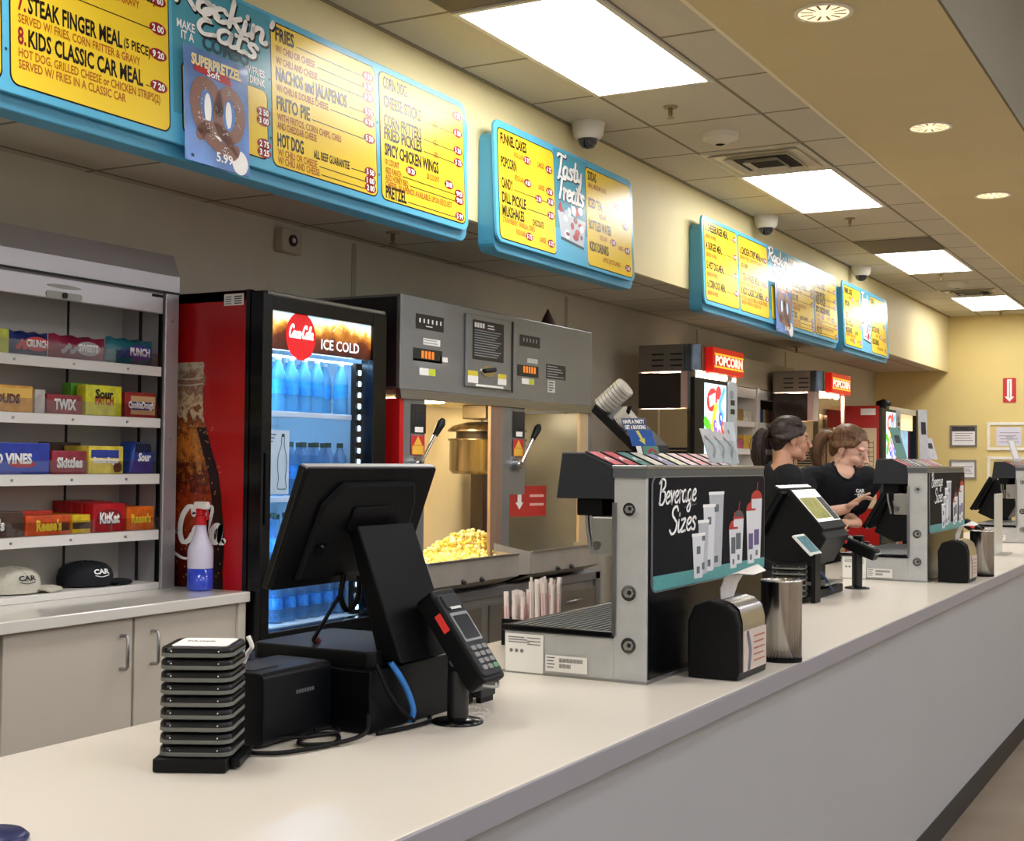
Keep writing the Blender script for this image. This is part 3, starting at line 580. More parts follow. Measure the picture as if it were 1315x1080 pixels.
# bag (pouch) of punch candy
m = mat('carton #22459a', '#22459a', .3, noise=.3, nscale=30)
b = MB(); prof = [(3.815, Z3+.001), (3.955, Z3+.001), (3.952, Z3+.075), (3.93, Z3+.118), (3.86, Z3+.125), (3.838, Z3+.09)]
b.prism(FX(-3.80), prof, -.05, .03, m, .012); b.text(FX(-3.769), 'Sour', 3.862, Z3+.05, .03, WINK, w=.07, bold=.05, shear=.2)
for k in range(7): b.stroke(FX(-3.769), [(3.85+k*.012, Z3+.085), (3.856+k*.012, Z3+.10), (3.85+k*.012, Z3+.115)], .008, INK, .002)
tag(b.build('candy_bag'), 'blue sour candy pouch at the right end of the third shelf', 'candy')
box_candy('candy_box', 3.02, 3.315, Z4, .09, .16, '#4a3228', 'brown and black round candy box at the left of the fourth shelf', "m&m's", WINK, .4, .4)
box_candy('candy_box', 3.318, 3.53, Z4, .072, .09, '#d2521c', 'front orange peanut butter cup carton with dark print, fourth shelf', "Reese's", YI, .55, .5, extra=band('#5a2a14', .2, .6, u0=.6, u1=.95))
box_candy('candy_box', 3.318, 3.53, Z4, .085, .07, '#cf3b1c', 'red orange candy carton stacked behind the front orange one', x=-3.858)
box_candy('candy_box', 3.532, 3.625, Z4, .07, .18, '#e3c21e', 'narrow yellow peanut butter cup carton on the fourth shelf', extra=band('#3a2410', .25, .6))
box_candy('candy_box', 3.632, 3.80, Z4, .108, .05, '#b3101c', 'front red wafer bar carton on the fourth shelf', 'KitKat', WINK, .6, .35, extra=lambda b, f, y0, y1, z, h: b.flat(f, ell((y0+y1)/2, z+h*.52, .066, .03, 20), .0012, mat('print darkred', '#7d0b14', .4)))
for k in range(3): box_candy('candy_box', 3.626-k*.004, 3.79, Z4, .112+k*.002, .048, '#a80f1a', 'red wafer bar carton '+['just behind the front one', 'third from the front', 'at the back of the row'][k]+' on the fourth shelf', x=-3.817-k*.05)
box_candy('candy_box', 3.805, 3.955, Z4, .092, .17, '#dd6a14', 'orange peanut butter cup box at the right end of fourth shelf', "Reese's", YI, .7, .35)
# caps on the base shelf
def capobj(x, y, z, col, lab, logo):
    m = mat('cap cloth '+col, col, .85, noise=.06, nscale=80, bump=.1)
    t = thing('baseball_cap', lab, 'cap', (x, y, z))
    b = MB(); prof = [(.095, .001), (.097, .03), (.09, .058), (.07, .078), (.035, .088), (.0001, .09)]
    b.lathe((x, y, z), prof, m, 24, sx=.95, sy=1.1); b.sph((x, y, z+.09), .008, m, 8, 5, sz=.6)
    for k in range(4):
        a = math.pi*k/4+.2; b.tube([V3((x+math.cos(a)*r*.95, y+math.sin(a)*r*1.1, z+h)) for r, h in ((.098, .03), (.091, .058), (.071, .079), (.036, .089), (0, .091), (-.036, .089), (-.071, .079), (-.091, .058))], .0012, m, 5)
    b.build('crown', t)
    b = MB(); n = 14; top, bot = [], []
    for i in range(n+1):
        a = math.radians(-62+124*i/n); ca, sa = math.cos(a), math.sin(a)
        for j, (q, zz) in enumerate(((0, .012), (.35, .014), (.7, .012), (1, .004))):
            ex = (.085*sa*(1+.05*q), .1*ca+q*.095*max(0, ca)**.5)
            top.append(V3((x+ex[0], y+ex[1], z+zz-.010*abs(sa)+.004*0+.006)))
    fs = [(i*4+j, (i+1)*4+j, (i+1)*4+j+1, i*4+j+1) for i in range(n) for j in range(3)]
    b.add(top, fs, m, True); b.add([v-V3((0, 0, .004)) for v in top], [q[::-1] for q in fs], m, True); b.build('brim', t)
    b = MB(); fr = Fr((x+.088, y+.015, z+.045), (-.15, 1, 0), (-.35, 0, 1)); b.text(fr, logo, 0, 0, .018, WINK if col < '#8' else INK, 'C', w=.07, bold=.04, off=.008); b.stroke(fr, [(-.03, -.006), (0, -.012), (.03, -.006)], .004, WINK if col < '#8' else INK, .008); b.build('embroidery', t)
    t.location.z += .004; t.rotation_euler.z = math.radians(-14)
capobj(-3.865, 3.345, Z0, '#c9c5b6', 'white baseball cap on the base shelf of the candy case', 'CAR')
capobj(-3.865, 3.695, Z0, '#10131c', 'black baseball cap on the base shelf of the candy case', 'CAR')
# spray bottle
x, y, z = -3.575, 4.01, .962
t = thing('spray_bottle', 'clear spray bottle half full of blue cleaner on back counter', 'bottle', (x, y, z))
b = MB(); b.lathe((x, y, z), [(.0001, .001), (.047, .001), (.05, .008), (.05, .086), (.0001, .087)], mat('blue cleaner', '#2f49c9', .15, coat=.4), 24); b.build('liquid', t)
b = MB(); b.lathe((x, y, z), [(.05, .087), (.05, .155), (.047, .17), (.03, .205), (.021, .24), (.021, .255)], mat('frosted clear plastic', '#d3cfe4', .25), 24); b.build('bottle_body', t)
b = MB(); b.cyl((x, y, z+.255), (x, y, z+.29), .023, mat('red sprayer', '#c01420', .35), seg=18); b.build('cap_collar', t)
b = MB(); b.box(x-.03, x+.035, y-.012, y+.012, z+.315, z+.345, WHITE, .005); b.box(x-.016, x+.014, y-.013, y+.013, z+.29, z+.32, mat('red sprayer'), .004); b.tube([(x+.02, y, z+.315), (x+.034, y, z+.30), (x+.03, y, z+.275)], .005, mat('red sprayer')); b.build('trigger_head', t)
# ================================================================== red drink coolers
def ramp_mat(name, axis, lo, hi, stops, nscale, namp, emit=0, rough=.3):
    m = bpy.data.materials.new(name); m.use_nodes = True; nt = m.node_tree; b = nt.nodes['Principled BSDF']
    tc = nt.nodes.new('ShaderNodeTexCoord'); sp = nt.nodes.new('ShaderNodeSeparateXYZ'); nt.links.new(tc.outputs['Object'], sp.inputs[0])
    mr = nt.nodes.new('ShaderNodeMapRange'); mr.inputs[1].default_value = lo; mr.inputs[2].default_value = hi; nt.links.new(sp.outputs[axis], mr.inputs[0])
    no = nt.nodes.new('ShaderNodeTexNoise'); no.inputs['Scale'].default_value = nscale; no.inputs['Detail'].default_value = 3; nt.links.new(tc.outputs['Object'], no.inputs['Vector'])
    a = nt.nodes.new('ShaderNodeMath'); a.operation = 'MULTIPLY_ADD'; nt.links.new(no.outputs['Fac'], a.inputs[0]); a.inputs[1].default_value = namp; nt.links.new(mr.outputs[0], a.inputs[2])
    s_ = nt.nodes.new('ShaderNodeMath'); s_.operation = 'SUBTRACT'; nt.links.new(a.outputs[0], s_.inputs[0]); s_.inputs[1].default_value = namp*.5
    r = nt.nodes.new('ShaderNodeValToRGB'); nt.links.new(s_.outputs[0], r.inputs[0])
    while len(r.color_ramp.elements) < len(stops): r.color_ramp.elements.new(.5)
    for e, (p, c) in zip(r.color_ramp.elements, stops): e.position = p; e.color = (*lin(c), 1)
    nt.links.new(r.outputs[0], b.inputs['Base Color']); b.inputs['Roughness'].default_value = rough
    if emit: nt.links.new(r.outputs[0], b.inputs['Emission Color']); b.inputs['Emission Strength'].default_value = emit
    return m
LED = mat('cool white led', '#ffffff', .5, emit=34, ecol='#b4deff')
LINER = mat('blue lit cooler liner', '#d6ecf6', .4)
COLA = ramp_mat('cola and ice print', 'Z', 1.912, 2.065, [(0, '#2a0d08'), (.35, '#5a2410'), (.55, '#a8641c'), (.72, '#e8bc58'), (.86, '#f4ecd0'), (1, '#bfe0f0')], 16, .75, emit=.9)
PANE = glass('cooler door glass', '#f6faff', .03)
x0, y0, y1 = -3.985, 4.1, 4.965
t = thing('drink_cooler', 'tall red drink cooler with lit glass door beside the candy case', 'cooler', (-3.7, 4.53, 0))
b = MB()
for a in ((x0, -3.42, y0, y0+.03, .1, 2.14), (x0, -3.42, y1-.03, y1, .1, 2.14), (x0, x0+.03, y0, y1, .1, 2.14), (x0, -3.42, y0, y1, 2.10, 2.14), (x0, -3.42, y0, y1, .1, .77)): b.box(*a, RED)
b.box(-3.44, -3.42, y0-.002, y0+.02, .1, 2.142, BLACKG); b.build('cabinet', t)
b = MB(); LY0, LY1 = y0+.031, y1-.031
b.add([(-3.94, LY0, .80), (-3.94, LY1, .80), (-3.94, LY1, 2.09), (-3.94, LY0, 2.09)], [(0, 1, 2, 3)], LINER)
b.add([(-3.94, LY0, .80), (-3.43, LY0, .80), (-3.43, LY0, 2.09), (-3.94, LY0, 2.09)], [(3, 2, 1, 0)], LINER)
b.add([(-3.94, LY1, .80), (-3.43, LY1, .80), (-3.43, LY1, 2.09), (-3.94, LY1, 2.09)], [(0, 1, 2, 3)], LINER)
b.box(-3.94, -3.43, LY0, LY1, .77, .80, LINER); b.box(-3.94, -3.43, LY0, LY1, 2.085, 2.099, LINER); b.build('liner', t)
SHZ = (1.672, 1.322, 1.022)
for z in SHZ:
    b = MB(); b.box(-3.465, -3.45, LY0+.005, LY1-.06, z-.022, z, mat('white shelf strip', '#e6eef8', .3), .002)
    for k in range(9): b.cyl((-3.93, LY0+.04+k*.088, z-.006), (-3.46, LY0+.04+k*.088, z-.006), .004, WHITE, seg=6)
    b.build('wire_shelf', t)
b = MB(); b.box(-3.455, -3.43, 4.83, 4.885, .80, 1.90, BLACK)
for k in range(22): b.box(-3.43, -3.427, 4.852, 4.862, .82+k*.049, .84+k*.049, LED)
b.build('led_strip', t)
b = MB(); b.box(-3.462, -3.445, 4.132, 4.140, .80, 1.90, LED); b.box(-3.47, -3.45, 4.16, 4.86, 1.895, 1.90, LED); b.build('led_strip', t)
b = MB(); fy0, fy1 = y0, 4.953
b.box(-3.42, -3.35, fy0, 4.157, .74, 2.135, BLACKG, .006); b.box(-3.42, -3.35, 4.853, fy1, .74, 2.135, BLACKG, .006)
b.box(-3.42, -3.352, 4.157, 4.853, 2.064, 2.135, BLACKG, .004); b.box(-3.42, -3.352, 4.157, 4.853, .74, .797, BLACKG, .004)
b.cyl((-3.356, fy0+.02, 2.128), (-3.356, fy1-.02, 2.128), .009, STEELD, seg=10)
b.box(-3.35, -3.343, 4.115, 4.135, 1.22, 1.50, BLACK, .003)
d = b.build('door_frame', t)
b = MB(); b.box(-3.380, -3.374, 4.157, 4.853, .797, 1.913, PANE); b.build('door_glass', d)
b = MB(); b.box(-3.40, -3.368, 4.157, 4.853, 1.913, 2.064, COLA)
f = FX(-3.368); RL = mat('lit red disc', '#d2141c', .3, emit=.55); WL = mat('lit white print', '#ffffff', .4, emit=.8)
b.flat(f, ell(4.352, 1.975, .098, .098, 28), .003, RL); script(b, f, 'Coca-Cola', 4.272, 1.968, .05, WL, w=.2, width=.155, off=.005, shear=.3)
b.text(f, 'ICE COLD', 4.49, 1.935, .042, WL, w=.27, bold=.01, off=.003)
for k in range(6): u = 4.2+k*.125; b.stroke(f, [(u, 2.015), (u+.03, 2.04), (u+.06, 2.03)], .004, mat('ice glint', '#fff4d8', .3, emit=.6), .0015)
b.build('lit_header', d)
b = MB(); b.box(-3.42, -3.36, y0, y1, .02, .735, BLACK, .004)
for k in range(8): b.box(-3.36, -3.356, 4.2, 4.87, .12+k*.05, .14+k*.05, DARK)
b.build('base_grille', t)
b = MB(); b.box(-3.355, -3.16, y0+.03, y1, .66, .70, mat('glossy blue-glow ledge', '#101a33', .2)); b.box(-3.355, -3.16, y0, y0+.03, .60, .70, RED); b.box(-3.355, -3.17, y0+.02, y1, .02, .66, BLACK); b.build('base_ledge', t)  # navy colour paints the cooler's blue light onto an added ledge
# printed contour bottle on the side of the cooler
f = FY(4.0985); cxb = -3.735
right = [(-3.655, 1.862), (-3.648, 1.845), (-3.655, 1.825), (-3.641, 1.80), (-3.643, 1.775), (-3.656, 1.755), (-3.650, 1.64), (-3.635, 1.60), (-3.60, 1.50), (-3.570, 1.42), (-3.552, 1.33), (-3.546, 1.27), (-3.535, 1.20), (-3.533, 1.10), (-3.540, 1.03), (-3.532, .90), (-3.53, .80)]
outl = [(p[0], p[1]) for p in right]; left = [(2*cxb-p[0], p[1]) for p in right][::-1]
b = MB(); CB = ramp_mat('cola bottle print', 'Z', .95, 1.86, [(0, '#2a0c0a'), (.2, '#5a120c'), (.36, '#a03a14'), (.5, '#4a1610'), (.64, '#c8762c'), (.74, '#6a2a18'), (.80, '#d8c09a'), (.9, '#8a5a44'), (1, '#c9b8a0')], 30, .42)
for i in range(len(right)-1):
    a, c = right[i], right[i+1]
    b.add([f.p(a[0], a[1], 0), f.p(2*cxb-a[0], a[1], 0), f.p(2*cxb-c[0], c[1], 0), f.p(c[0], c[1], 0)], [(0, 1, 2, 3)], CB)
DKP = mat('cola dark print', '#1c0a0a', .35); AMB = mat('cola amber print', '#b87a34', .35, noise=.4, nscale=40)
for i in range(7, 16):
    a, c = right[i], right[i+1]; b.add([f.p(a[0], a[1], .0004), f.p(a[0]-.05, a[1], .0004), f.p(c[0]-.05, c[1], .0004), f.p(c[0], c[1], .0004)], [(0, 1, 2, 3)], DKP)
b.stroke(f, [(-3.70, 1.60), (-3.675, 1.50), (-3.665, 1.42)], .022, AMB, .0008, taper=.8)
for z in (1.845, 1.80, 1.775): b.stroke(f, [(-3.80, z), (-3.735, z-.006), (-3.655, z)], .006, mat('glass rim print', '#c9bfae', .3), .0008, taper=1)
rnd = random.Random(11)
for k in range(90):
    z = rnd.uniform(1.0, 1.6); u = rnd.uniform(-3.79, -3.60 if z > 1.45 else -3.55); b.flat(f, ell(u, z, .003, .004, 6), .0007+k*.000002, mat('cola bubble print', '#c98a4a', .3))
script(b, f, 'ca-Cola', -3.93, 1.135, .14, mat('white logo print', '#f2f0ee', .35), w=.19, width=.39, off=.0012, shear=.12, slope=.02)
b.stroke(f, [(-3.80, 1.10), (-3.74, 1.075), (-3.66, 1.085), (-3.60, 1.07)], .016, mat('white logo print'), .0013)
b.build('bottle_graphic', t)
b = MB(); b.flat(FY(4.0985), rect(-3.552, -3.452, 2.082, 2.128), .0003, PAPER)
for k in range(4): b.flat(FY(4.0985), rect(-3.50, -3.462, 2.088+k*.009, 2.092+k*.009), .0008, INK); b.flat(FY(4.0985), rect(-3.545, -3.515, 2.088+k*.009, 2.091+k*.009), .0008, INK)
b.build('info_sticker', t)
# bottles
WB = mat('clear blue bottle plastic', '#58b0e0', .1); WB2 = mat('dark water bottle plastic', '#3f7fb8', .1)
for q in (WB, WB2): q.node_tree.nodes['Principled BSDF'].inputs['Alpha'].default_value = .5
CAPW = mat('pale cap', '#d7e4f0', .4); CAPG = mat('dark green cap', '#17382c', .4); LBL = mat('sky blue label', '#2fa0e4', .35, noise=.25, nscale=60); LBL2 = mat('royal blue label', '#2f86dc', .35, noise=.3, nscale=60)
def bottle(kind, h):
    r = thing('water_bottle', 'x', 'bottle', (0, 0, 0)); m, cp, lb = ((WB, CAPW, LBL), (WB2, CAPG, LBL2))[kind]
    b = MB(); b.lathe((0, 0, 0), [(.0001, .002), (.030, .002), (.033, .01), (.033, .05*h/.24), (.030, .06*h/.24), (.033, .07*h/.24), (.033, .14*h/.24), (.031, .165*h/.24), (.014, .21*h/.24), (.0125, h-.016)], m, 14); b.build('body', r)
    b = MB(); b.cyl((0, 0, h-.02), (0, 0, h), .0145, cp, seg=12); b.build('cap', r)
    b = MB(); b.lathe((0, 0, 0), [(.0335, .075*h/.24), (.0335, .135*h/.24)], lb, 14, caps=False); b.build('label', r)
    return r
protos = {0: bottle(0, .235), 1: bottle(1, .225), 2: bottle(1, .185)}; used = set()
sn = ['top shelf', 'second shelf', 'third shelf', 'bottom floor']
for si, z, kind, cols in ((0, 1.673, 0, (2, 3, 4, 5, 7)), (1, 1.323, 1, (2, 3, 4, 5, 6, 7)), (2, 1.023, 1, (2, 3, 4, 5, 6, 7)), (3, .801, 2, (2, 3, 4, 5, 6, 7))):
    for ri, xx in enumerate((-3.51, -3.60)):
        for n, c in enumerate(cols):
            lab = ('blue' if kind == 0 else 'green capped')+' water bottle, '+ORD[n]+' from left, '+('front' if ri == 0 else 'second')+' row, cooler '+sn[si]
            gp = 'bottles on the '+sn[si]+' of the red cooler'
            loc = (xx, 4.215+c*.0875, z)
            if kind in used: dup(protos[kind], loc, lab, gp)
            else: protos[kind].location = loc; protos[kind]['label'] = lab; protos[kind]['group'] = gp; used.add(kind)
# white price card with bottle outline inside the door
b = MB(); f = FX(-3.404); b.prism(f, rect(4.165, 4.335, 1.335, 1.592), -.002, 0, mat('backlit white card', '#dfe8ee', .6))
G_ = mat('card teal print', '#4e8a8a', .6)
b.stroke(f, [(4.285, 1.565), (4.283, 1.53), (4.265, 1.49), (4.262, 1.44), (4.268, 1.40), (4.262, 1.36), (4.295, 1.355), (4.318, 1.36), (4.312, 1.40), (4.318, 1.44), (4.315, 1.49), (4.303, 1.53), (4.303, 1.565)], .005, G_, .001, taper=.9)
b.flat(f, rect(4.286, 4.304, 1.565, 1.578), .001, CAPG)
for k in range(3): b.flat(f, rect(4.175, 4.25-.01*k, 1.572-k*.014, 1.576-k*.014), .001, DARK)
tag(b.build('promo_card'), 'white card printed with a bottle outline inside the red cooler door', 'sign')

# ================================================================== big popcorn machine
PX = -3.35; PY0, PY1 = 5.06, 7.085
PST = mat('popper stainless', '#8f9397', .36, .75, noise=.06, nscale=6, stretch=(1, .15, 1)); PWARM = mat('popper warm lining', '#e9dcb8', .35, noise=.03, nscale=4)
t = thing('popcorn_machine', 'large double bay stainless popcorn machine behind the counter', 'popcorn machine', (-3.65, 6.07, 0))
b = MB(); b.box(-3.985, PX, PY0, PY1, 1.80, 2.232, PST, .004); b.box(-3.98, PX-.02, PY0-.0015, PY0, 1.81, 2.22, mat('dark machine side', '#1b1c20', .35)); b.build('control_head', t)
b = MB(); 
for k in range(4): b.box(PX-.02, PX+.012-.002*k, PY0-.005, PY1+.005, 1.756+k*.011, 1.766+k*.011, STEEL)
b.build('head_rail', t)
b = MB()
b.box(-3.98, PX, PY0, PY0+.035, .12, 1.756, mat('red side panel', '#c01a1e', .25)); b.box(PX-.03, PX-.001, PY0+.01, PY0+.215, .90, 1.756, PST)
b.box(-3.98, PX-.031, PY0+.035, PY0+.20, .90, 1.756, PWARM)
b.build('side_column', t)
b = MB(); b.box(PX-.02, PX, 5.90, 6.02, .98, 1.756, mat('pinkish brushed column', '#a08778', .35, .6, noise=.08, nscale=30, stretch=(1, 1, .05)), .003); b.box(PX-.04, PX, 6.02, 6.10, .98, 1.756, PST, .003); b.build('centre_column', t)
b = MB(); b.box(PX-.07, PX-.002, 6.10, 6.27, 1.30, 1.756, PST, .004); b.build('switch_column', t)
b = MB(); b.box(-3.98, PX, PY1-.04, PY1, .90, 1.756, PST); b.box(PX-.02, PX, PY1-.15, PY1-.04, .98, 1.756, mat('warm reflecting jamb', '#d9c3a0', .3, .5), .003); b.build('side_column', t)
b = MB(); b.box(-3.985, -3.965, PY0+.035, PY1-.04, .9, 1.80, PWARM); b.box(-3.965, PX-.03, PY0+.035, PY1-.04, 1.775, 1.80, PWARM); b.box(-3.965, -3.35, PY0+.2, PY1-.04, .88, .90, STEELD); b.box(-3.965, -3.93, 6.02, 6.10, .9, 1.775, STEELD); b.build('cabinet_lining', t)
# heat lamps
b = MB(); HL = mat('warm heat lamp', '#ffe2a8', .5, emit=34, ecol='#ffe4b8')
b.box(-3.80, -3.60, 5.4, 5.85, 1.768, 1.775, HL); b.build('heat_lamp', t)
b = MB(); b.box(-3.75, -3.62, 6.50, 6.70, 1.768, 1.775, mat('dim heat lamp', '#ffe2a8', .5, emit=28, ecol='#ffe6b8')); b.build('heat_lamp', t)
# kettle and lid
KC = (-3.60, 6.30); KM = mat('kettle steel', '#85796a', .25, .9, noise=.45, nscale=9, stretch=(3, 3, .05))  # stretched noise paints vertical reflection streaks into the steel colour
b = MB(); b.lathe((*KC, 1.405), [(.0001, 0), (.19, 0), (.205, .02), (.205, .175), (.215, .18), (.215, .188), (.19, .188)], KM, 32); k_ = b.build('kettle', t)
b = MB(); b.lathe((*KC, 1.605), [(.17, -.012), (.17, .03)], mat('dark kettle gap', '#3a332c', .4, .6), 24); b.lathe((*KC, 1.632), [(.0001, .055), (.12, .05), (.19, .03), (.215, .01), (.215, 0)], KM, 32); b.build('kettle_lid', k_)
b = MB(); b.cyl((KC[0], KC[1], 1.68), (KC[0], KC[1], 1.775), .035, STEELD); b.box(KC[0]-.1, KC[0]+.05, KC[1]-.10, KC[1]+.22, 1.70, 1.775, mat('bronze gearbox', '#7c7466', .4, .8), .005); b.build('kettle_drive', t)
b = MB(); b.box(-3.89, -3.81, 6.62, 6.73, .9, 1.50, mat('dark duct', '#463a33', .45, .2)); b.build('duct', t)
b = MB(); b.box(PX-.28, PX-.02, 5.262, 5.285, 1.36, 1.60, mat('dark duct'), .003); b.build('handle_bracket', t)
# tilt handles
def handle(y, z):
    b = MB(); b.cyl((PX-.02, y, z), (PX+.03, y, z), .032, STEEL, seg=18); b.cyl((PX+.03, y, z), (PX+.036, y, z), .02, CHROME, seg=14)
    b.cyl((PX+.025, y+.01, z), (PX+.05, y+.115, z+.155), .008, CHROME); h = b.build('tilt_handle', t)
    b = MB(); d = V3((.02, .115, .155)).normalized(); p = V3((PX+.05, y+.115, z+.155)); b.tube([p-d*.02, p+d*.02, p+d*.05, p+d*.072], [.014, .018, .021, .012], BLACK, raw=True, seg=12); b.build('grip', h)
handle(5.185, 1.455); handle(6.16, 1.455)
# head graphics
f = FX(PX)
def sticker(name, u0, u1, v0, v1, m, fn=None, par=None, fr=None):
    b = MB(); b.flat(fr or f, rect(u0, u1, v0, v1), .0012, m)
    if fn: fn(b)
    return b.build(name, par or t)
LBK = mat('black label', '#111214', .4)
def dots(u0, u1, v0, v1, n, cols, s=.012):
    def g(b):
        for k in range(n): u = u0+(u1-u0)*(k+.5)/n; b.flat(f, rect(u-s/2, u+s/2, v0, v1), .0022, cols[k % len(cols)])
    return g
LGR = mat('label grey ink', '#9ea3a6', .5); ORG_ = mat('orange rocker', '#e07a24', .35, emit=.5)
def txtrows(u0, u1, v0, v1, n, m=LGR):
    def g(b):
        rnd = random.Random(int(u0*100))
        for k in range(n):
            v = v1-(v1-v0)*(k+.5)/n; w_ = (v1-v0)/n*.35; b.flat(f, rect(u0, u0+(u1-u0)*rnd.uniform(.55, .98), v-w_/2, v+w_/2), .0022, m)
    return g
sticker('black_label', 5.185, 5.43, 2.085, 2.155, LBK, lambda b: (dots(5.20, 5.42, 2.115, 2.135, 6, [WINK])(b), txtrows(5.27, 5.33, 2.095, 2.107, 1, WINK)(b)))
sticker('switch_plate', 5.16, 5.47, 1.905, 1.945, mat('grey strip', '#8d9093', .4, .5))
sticker('black_label', 5.165, 5.42, 1.935, 1.995, LBK, dots(5.23, 5.35, 1.95, 1.985, 4, [ORG_], .02))
sticker('white_label', 5.25, 5.40, 2.015, 2.045, PAPER, txtrows(5.25, 5.38, 2.018, 2.043, 2)); sticker('white_label', 5.40, 5.47, 1.945, 1.968, PAPER)
sticker('yellow_label', 5.22, 5.36, 1.872, 1.905, PAPER, lambda b: b.flat(f, rect(5.30, 5.36, 1.873, 1.904), .002, mat('yellow green', '#c2d02a', .5)))
b = MB(); b.box(PX, PX+.012, 5.625, 6.095, 1.84, 2.20, PST, .003); b.box(PX+.012, PX+.016, 6.085, 6.10, 1.83, 2.20, DARK); p_ = b.build('access_panel', t)
f2 = FX(PX+.012); b = MB(); b.flat(f2, rect(5.685, 6.0, 1.978, 2.175), .001, LBK); [b.flat(f2, rect(5.70+k*.026, 5.721+k*.026, 2.138, 2.162), .002, WINK) for k in range(4)]; [b.flat(f2, rect(5.83, 5.90-.008*k, 2.138+k*.014, 2.144+k*.014), .002, WINK) for k in range(2)]
for k in range(11): b.flat(f2, rect(5.70, 5.97-.02*(k % 4), 2.122-k*.0125, 2.126-k*.0125), .002, LGR)
b.build('instruction_label', p_)
b = MB(); b.flat(f2, rect(5.64, 5.74, 1.86, 1.92), .001, mat('yellow label', '#d8c93a', .5)); b.flat(f2, rect(5.64, 5.74, 1.86, 1.895), .0016, PAPER); b.build('caution_label', p_)
b = MB(); b.flat(f2, rect(5.94, 6.03, 1.865, 1.92), .001, mat('yellow label')); b.flat(f2, rect(5.94, 6.03, 1.865, 1.895), .0016, PAPER); b.build('caution_label', p_)
b = MB(); b.prism(f2, ell(5.84, 1.925, .07, .028, 16), 0, .004, CHROME); b.cyl((PX+.016, 5.80, 1.925), (PX+.03, 5.88, 1.935), .012, DARK); b.build('latch', p_)
b = MB(); b.flat(f2, rect(5.72, 6.0, 1.846, 1.856), .001, PAPER); b.build('white_label', p_)
sticker('black_label', 6.195, 6.425, 2.085, 2.145, LBK, dots(6.22, 6.40, 2.11, 2.13, 5, [LGR]))
sticker('black_label', 6.17, 6.41, 1.925, 1.985, LBK, dots(6.23, 6.38, 1.945, 1.98, 5, [ORG_], .02)); sticker('white_label', 6.28, 6.40, 2.0, 2.025, mat('pale label', '#c9ccc6', .5)); sticker('yellow_label', 6.22, 6.36, 1.885, 1.915, PAPER, lambda b: b.flat(f, rect(6.30, 6.36, 1.886, 1.914), .002, mat('yellow green')))
sticker('black_label', 6.50, 6.74, 1.93, 2.01, LBK, txtrows(6.51, 6.73, 1.935, 2.005, 5)); sticker('white_label', 6.52, 6.61, 1.855, 1.92, mat('pale label'), txtrows(6.53, 6.60, 1.86, 1.915, 4, DARK))
for y in (5.155, 6.13):
    fr = FX(PX+.001); sticker('switch_label', y, y+.125, 1.60, 1.735, LBK, lambda b: (b.flat(fr, rect(y+.03, y+.10, 1.605, 1.63), .002, PAPER), b.flat(fr, rect(y+.035, y+.09, 1.65, 1.70), .002, DARK)), fr=fr)
    sticker('warning_label', y, y+.115, 1.50, 1.59, mat('label red', '#c3202a', .5), lambda b: (b.flat(fr, [(y+.02, 1.545), (y+.095, 1.545), (y+.058, 1.588)], .002, mat('label amber', '#e8b53a', .5)), b.flat(fr, rect(y+.01, y+.105, 1.503, 1.543), .002, mat('label amber'))), fr=fr)
# red sign inside second bay
fr = FX(-3.963); b = MB(); b.flat(fr, rect(6.95, 7.04, 1.30, 1.50), .001, mat('inner red sign', '#b33026', .5)); b.build('red_notice', t)
b = MB(); fr = Fr((-3.60, 6.78, 1.17), (.35, 1, 0), (0, 0, 1)); b.prism(fr, rect(-.14, .14, -.01, .165), -.003, 0, mat('inner red sign')); b.flat(fr, [(-.085, .14), (-.055, .14), (-.055, .07), (-.04, .07), (-.07, .03), (-.10, .07), (-.085, .07)], .001, PAPER)
for k in range(2): b.flat(fr, rect(.01, .12, .10-k*.05, .115-k*.05), .001, mat('pale pink ink', '#e3b0a6', .5))
b.build('red_notice', t)
# hopper bins with sloped fronts
for ya, yb in ((5.08, 5.93), (6.07, 6.88)):
    b = MB(); HP = mat('hopper steel', '#aca79e', .38, .45, noise=.07, nscale=8)
    b.box(-3.212, -3.20, ya, yb, .90, 1.012, HP, .002)                                     # front wall
    b.box(-3.214, -3.194, ya, yb, 1.006, 1.016, STEEL, .002)
    b.add([(-3.20, ya, .90), (-3.20, yb, .90), (-3.36, yb-.03, .84), (-3.36, ya-.03, .84)], [(0, 3, 2, 1)], HP)
    b.add([(-3.21, ya, 1.012), (-3.21, ya, .90), (-3.34, ya-.15, .89), (-3.34, ya-.15, 1.06)], [(0, 3, 2, 1)], HP)
    b.add([(-3.21, yb, 1.012), (-3.21, yb, .90), (-3.36, yb+.0, .89), (-3.36, yb+.0, 1.02)], [(0, 1, 2, 3)], HP)
    for k in (.35, .55): b.cyl((-3.20, ya+(yb-ya)*k, .915), (-3.185, ya+(yb-ya)*k, .905), .012, DARK, seg=8)
    b.build('hopper', t)
b = MB(); b.box(-3.98, -3.30, PY0, PY1, .12, .84, STEELD); b.box(-3.36, -3.285, PY0, PY1, .80, .845, PST, .003); b.box(-3.36, -3.285, PY1-.06, PY1, .12, .84, PST)
for y in (5.10, 5.78, 6.42): b.box(-3.30, -3.288, y+.02, y+.62, .30, .76, mat('drawer front steel', '#7d776c', .4, .5, noise=.06, nscale=5), .003)
b.build('base_cabinet', t)
for y in (5.41, 6.09, 6.73):
    b = MB(); b.tube([(-3.288, y-.07, .70), (-3.262, y-.07, .705), (-3.262, y+.07, .705), (-3.288, y+.07, .70)], .007, STEEL, raw=True); b.build('drawer_pull', t)
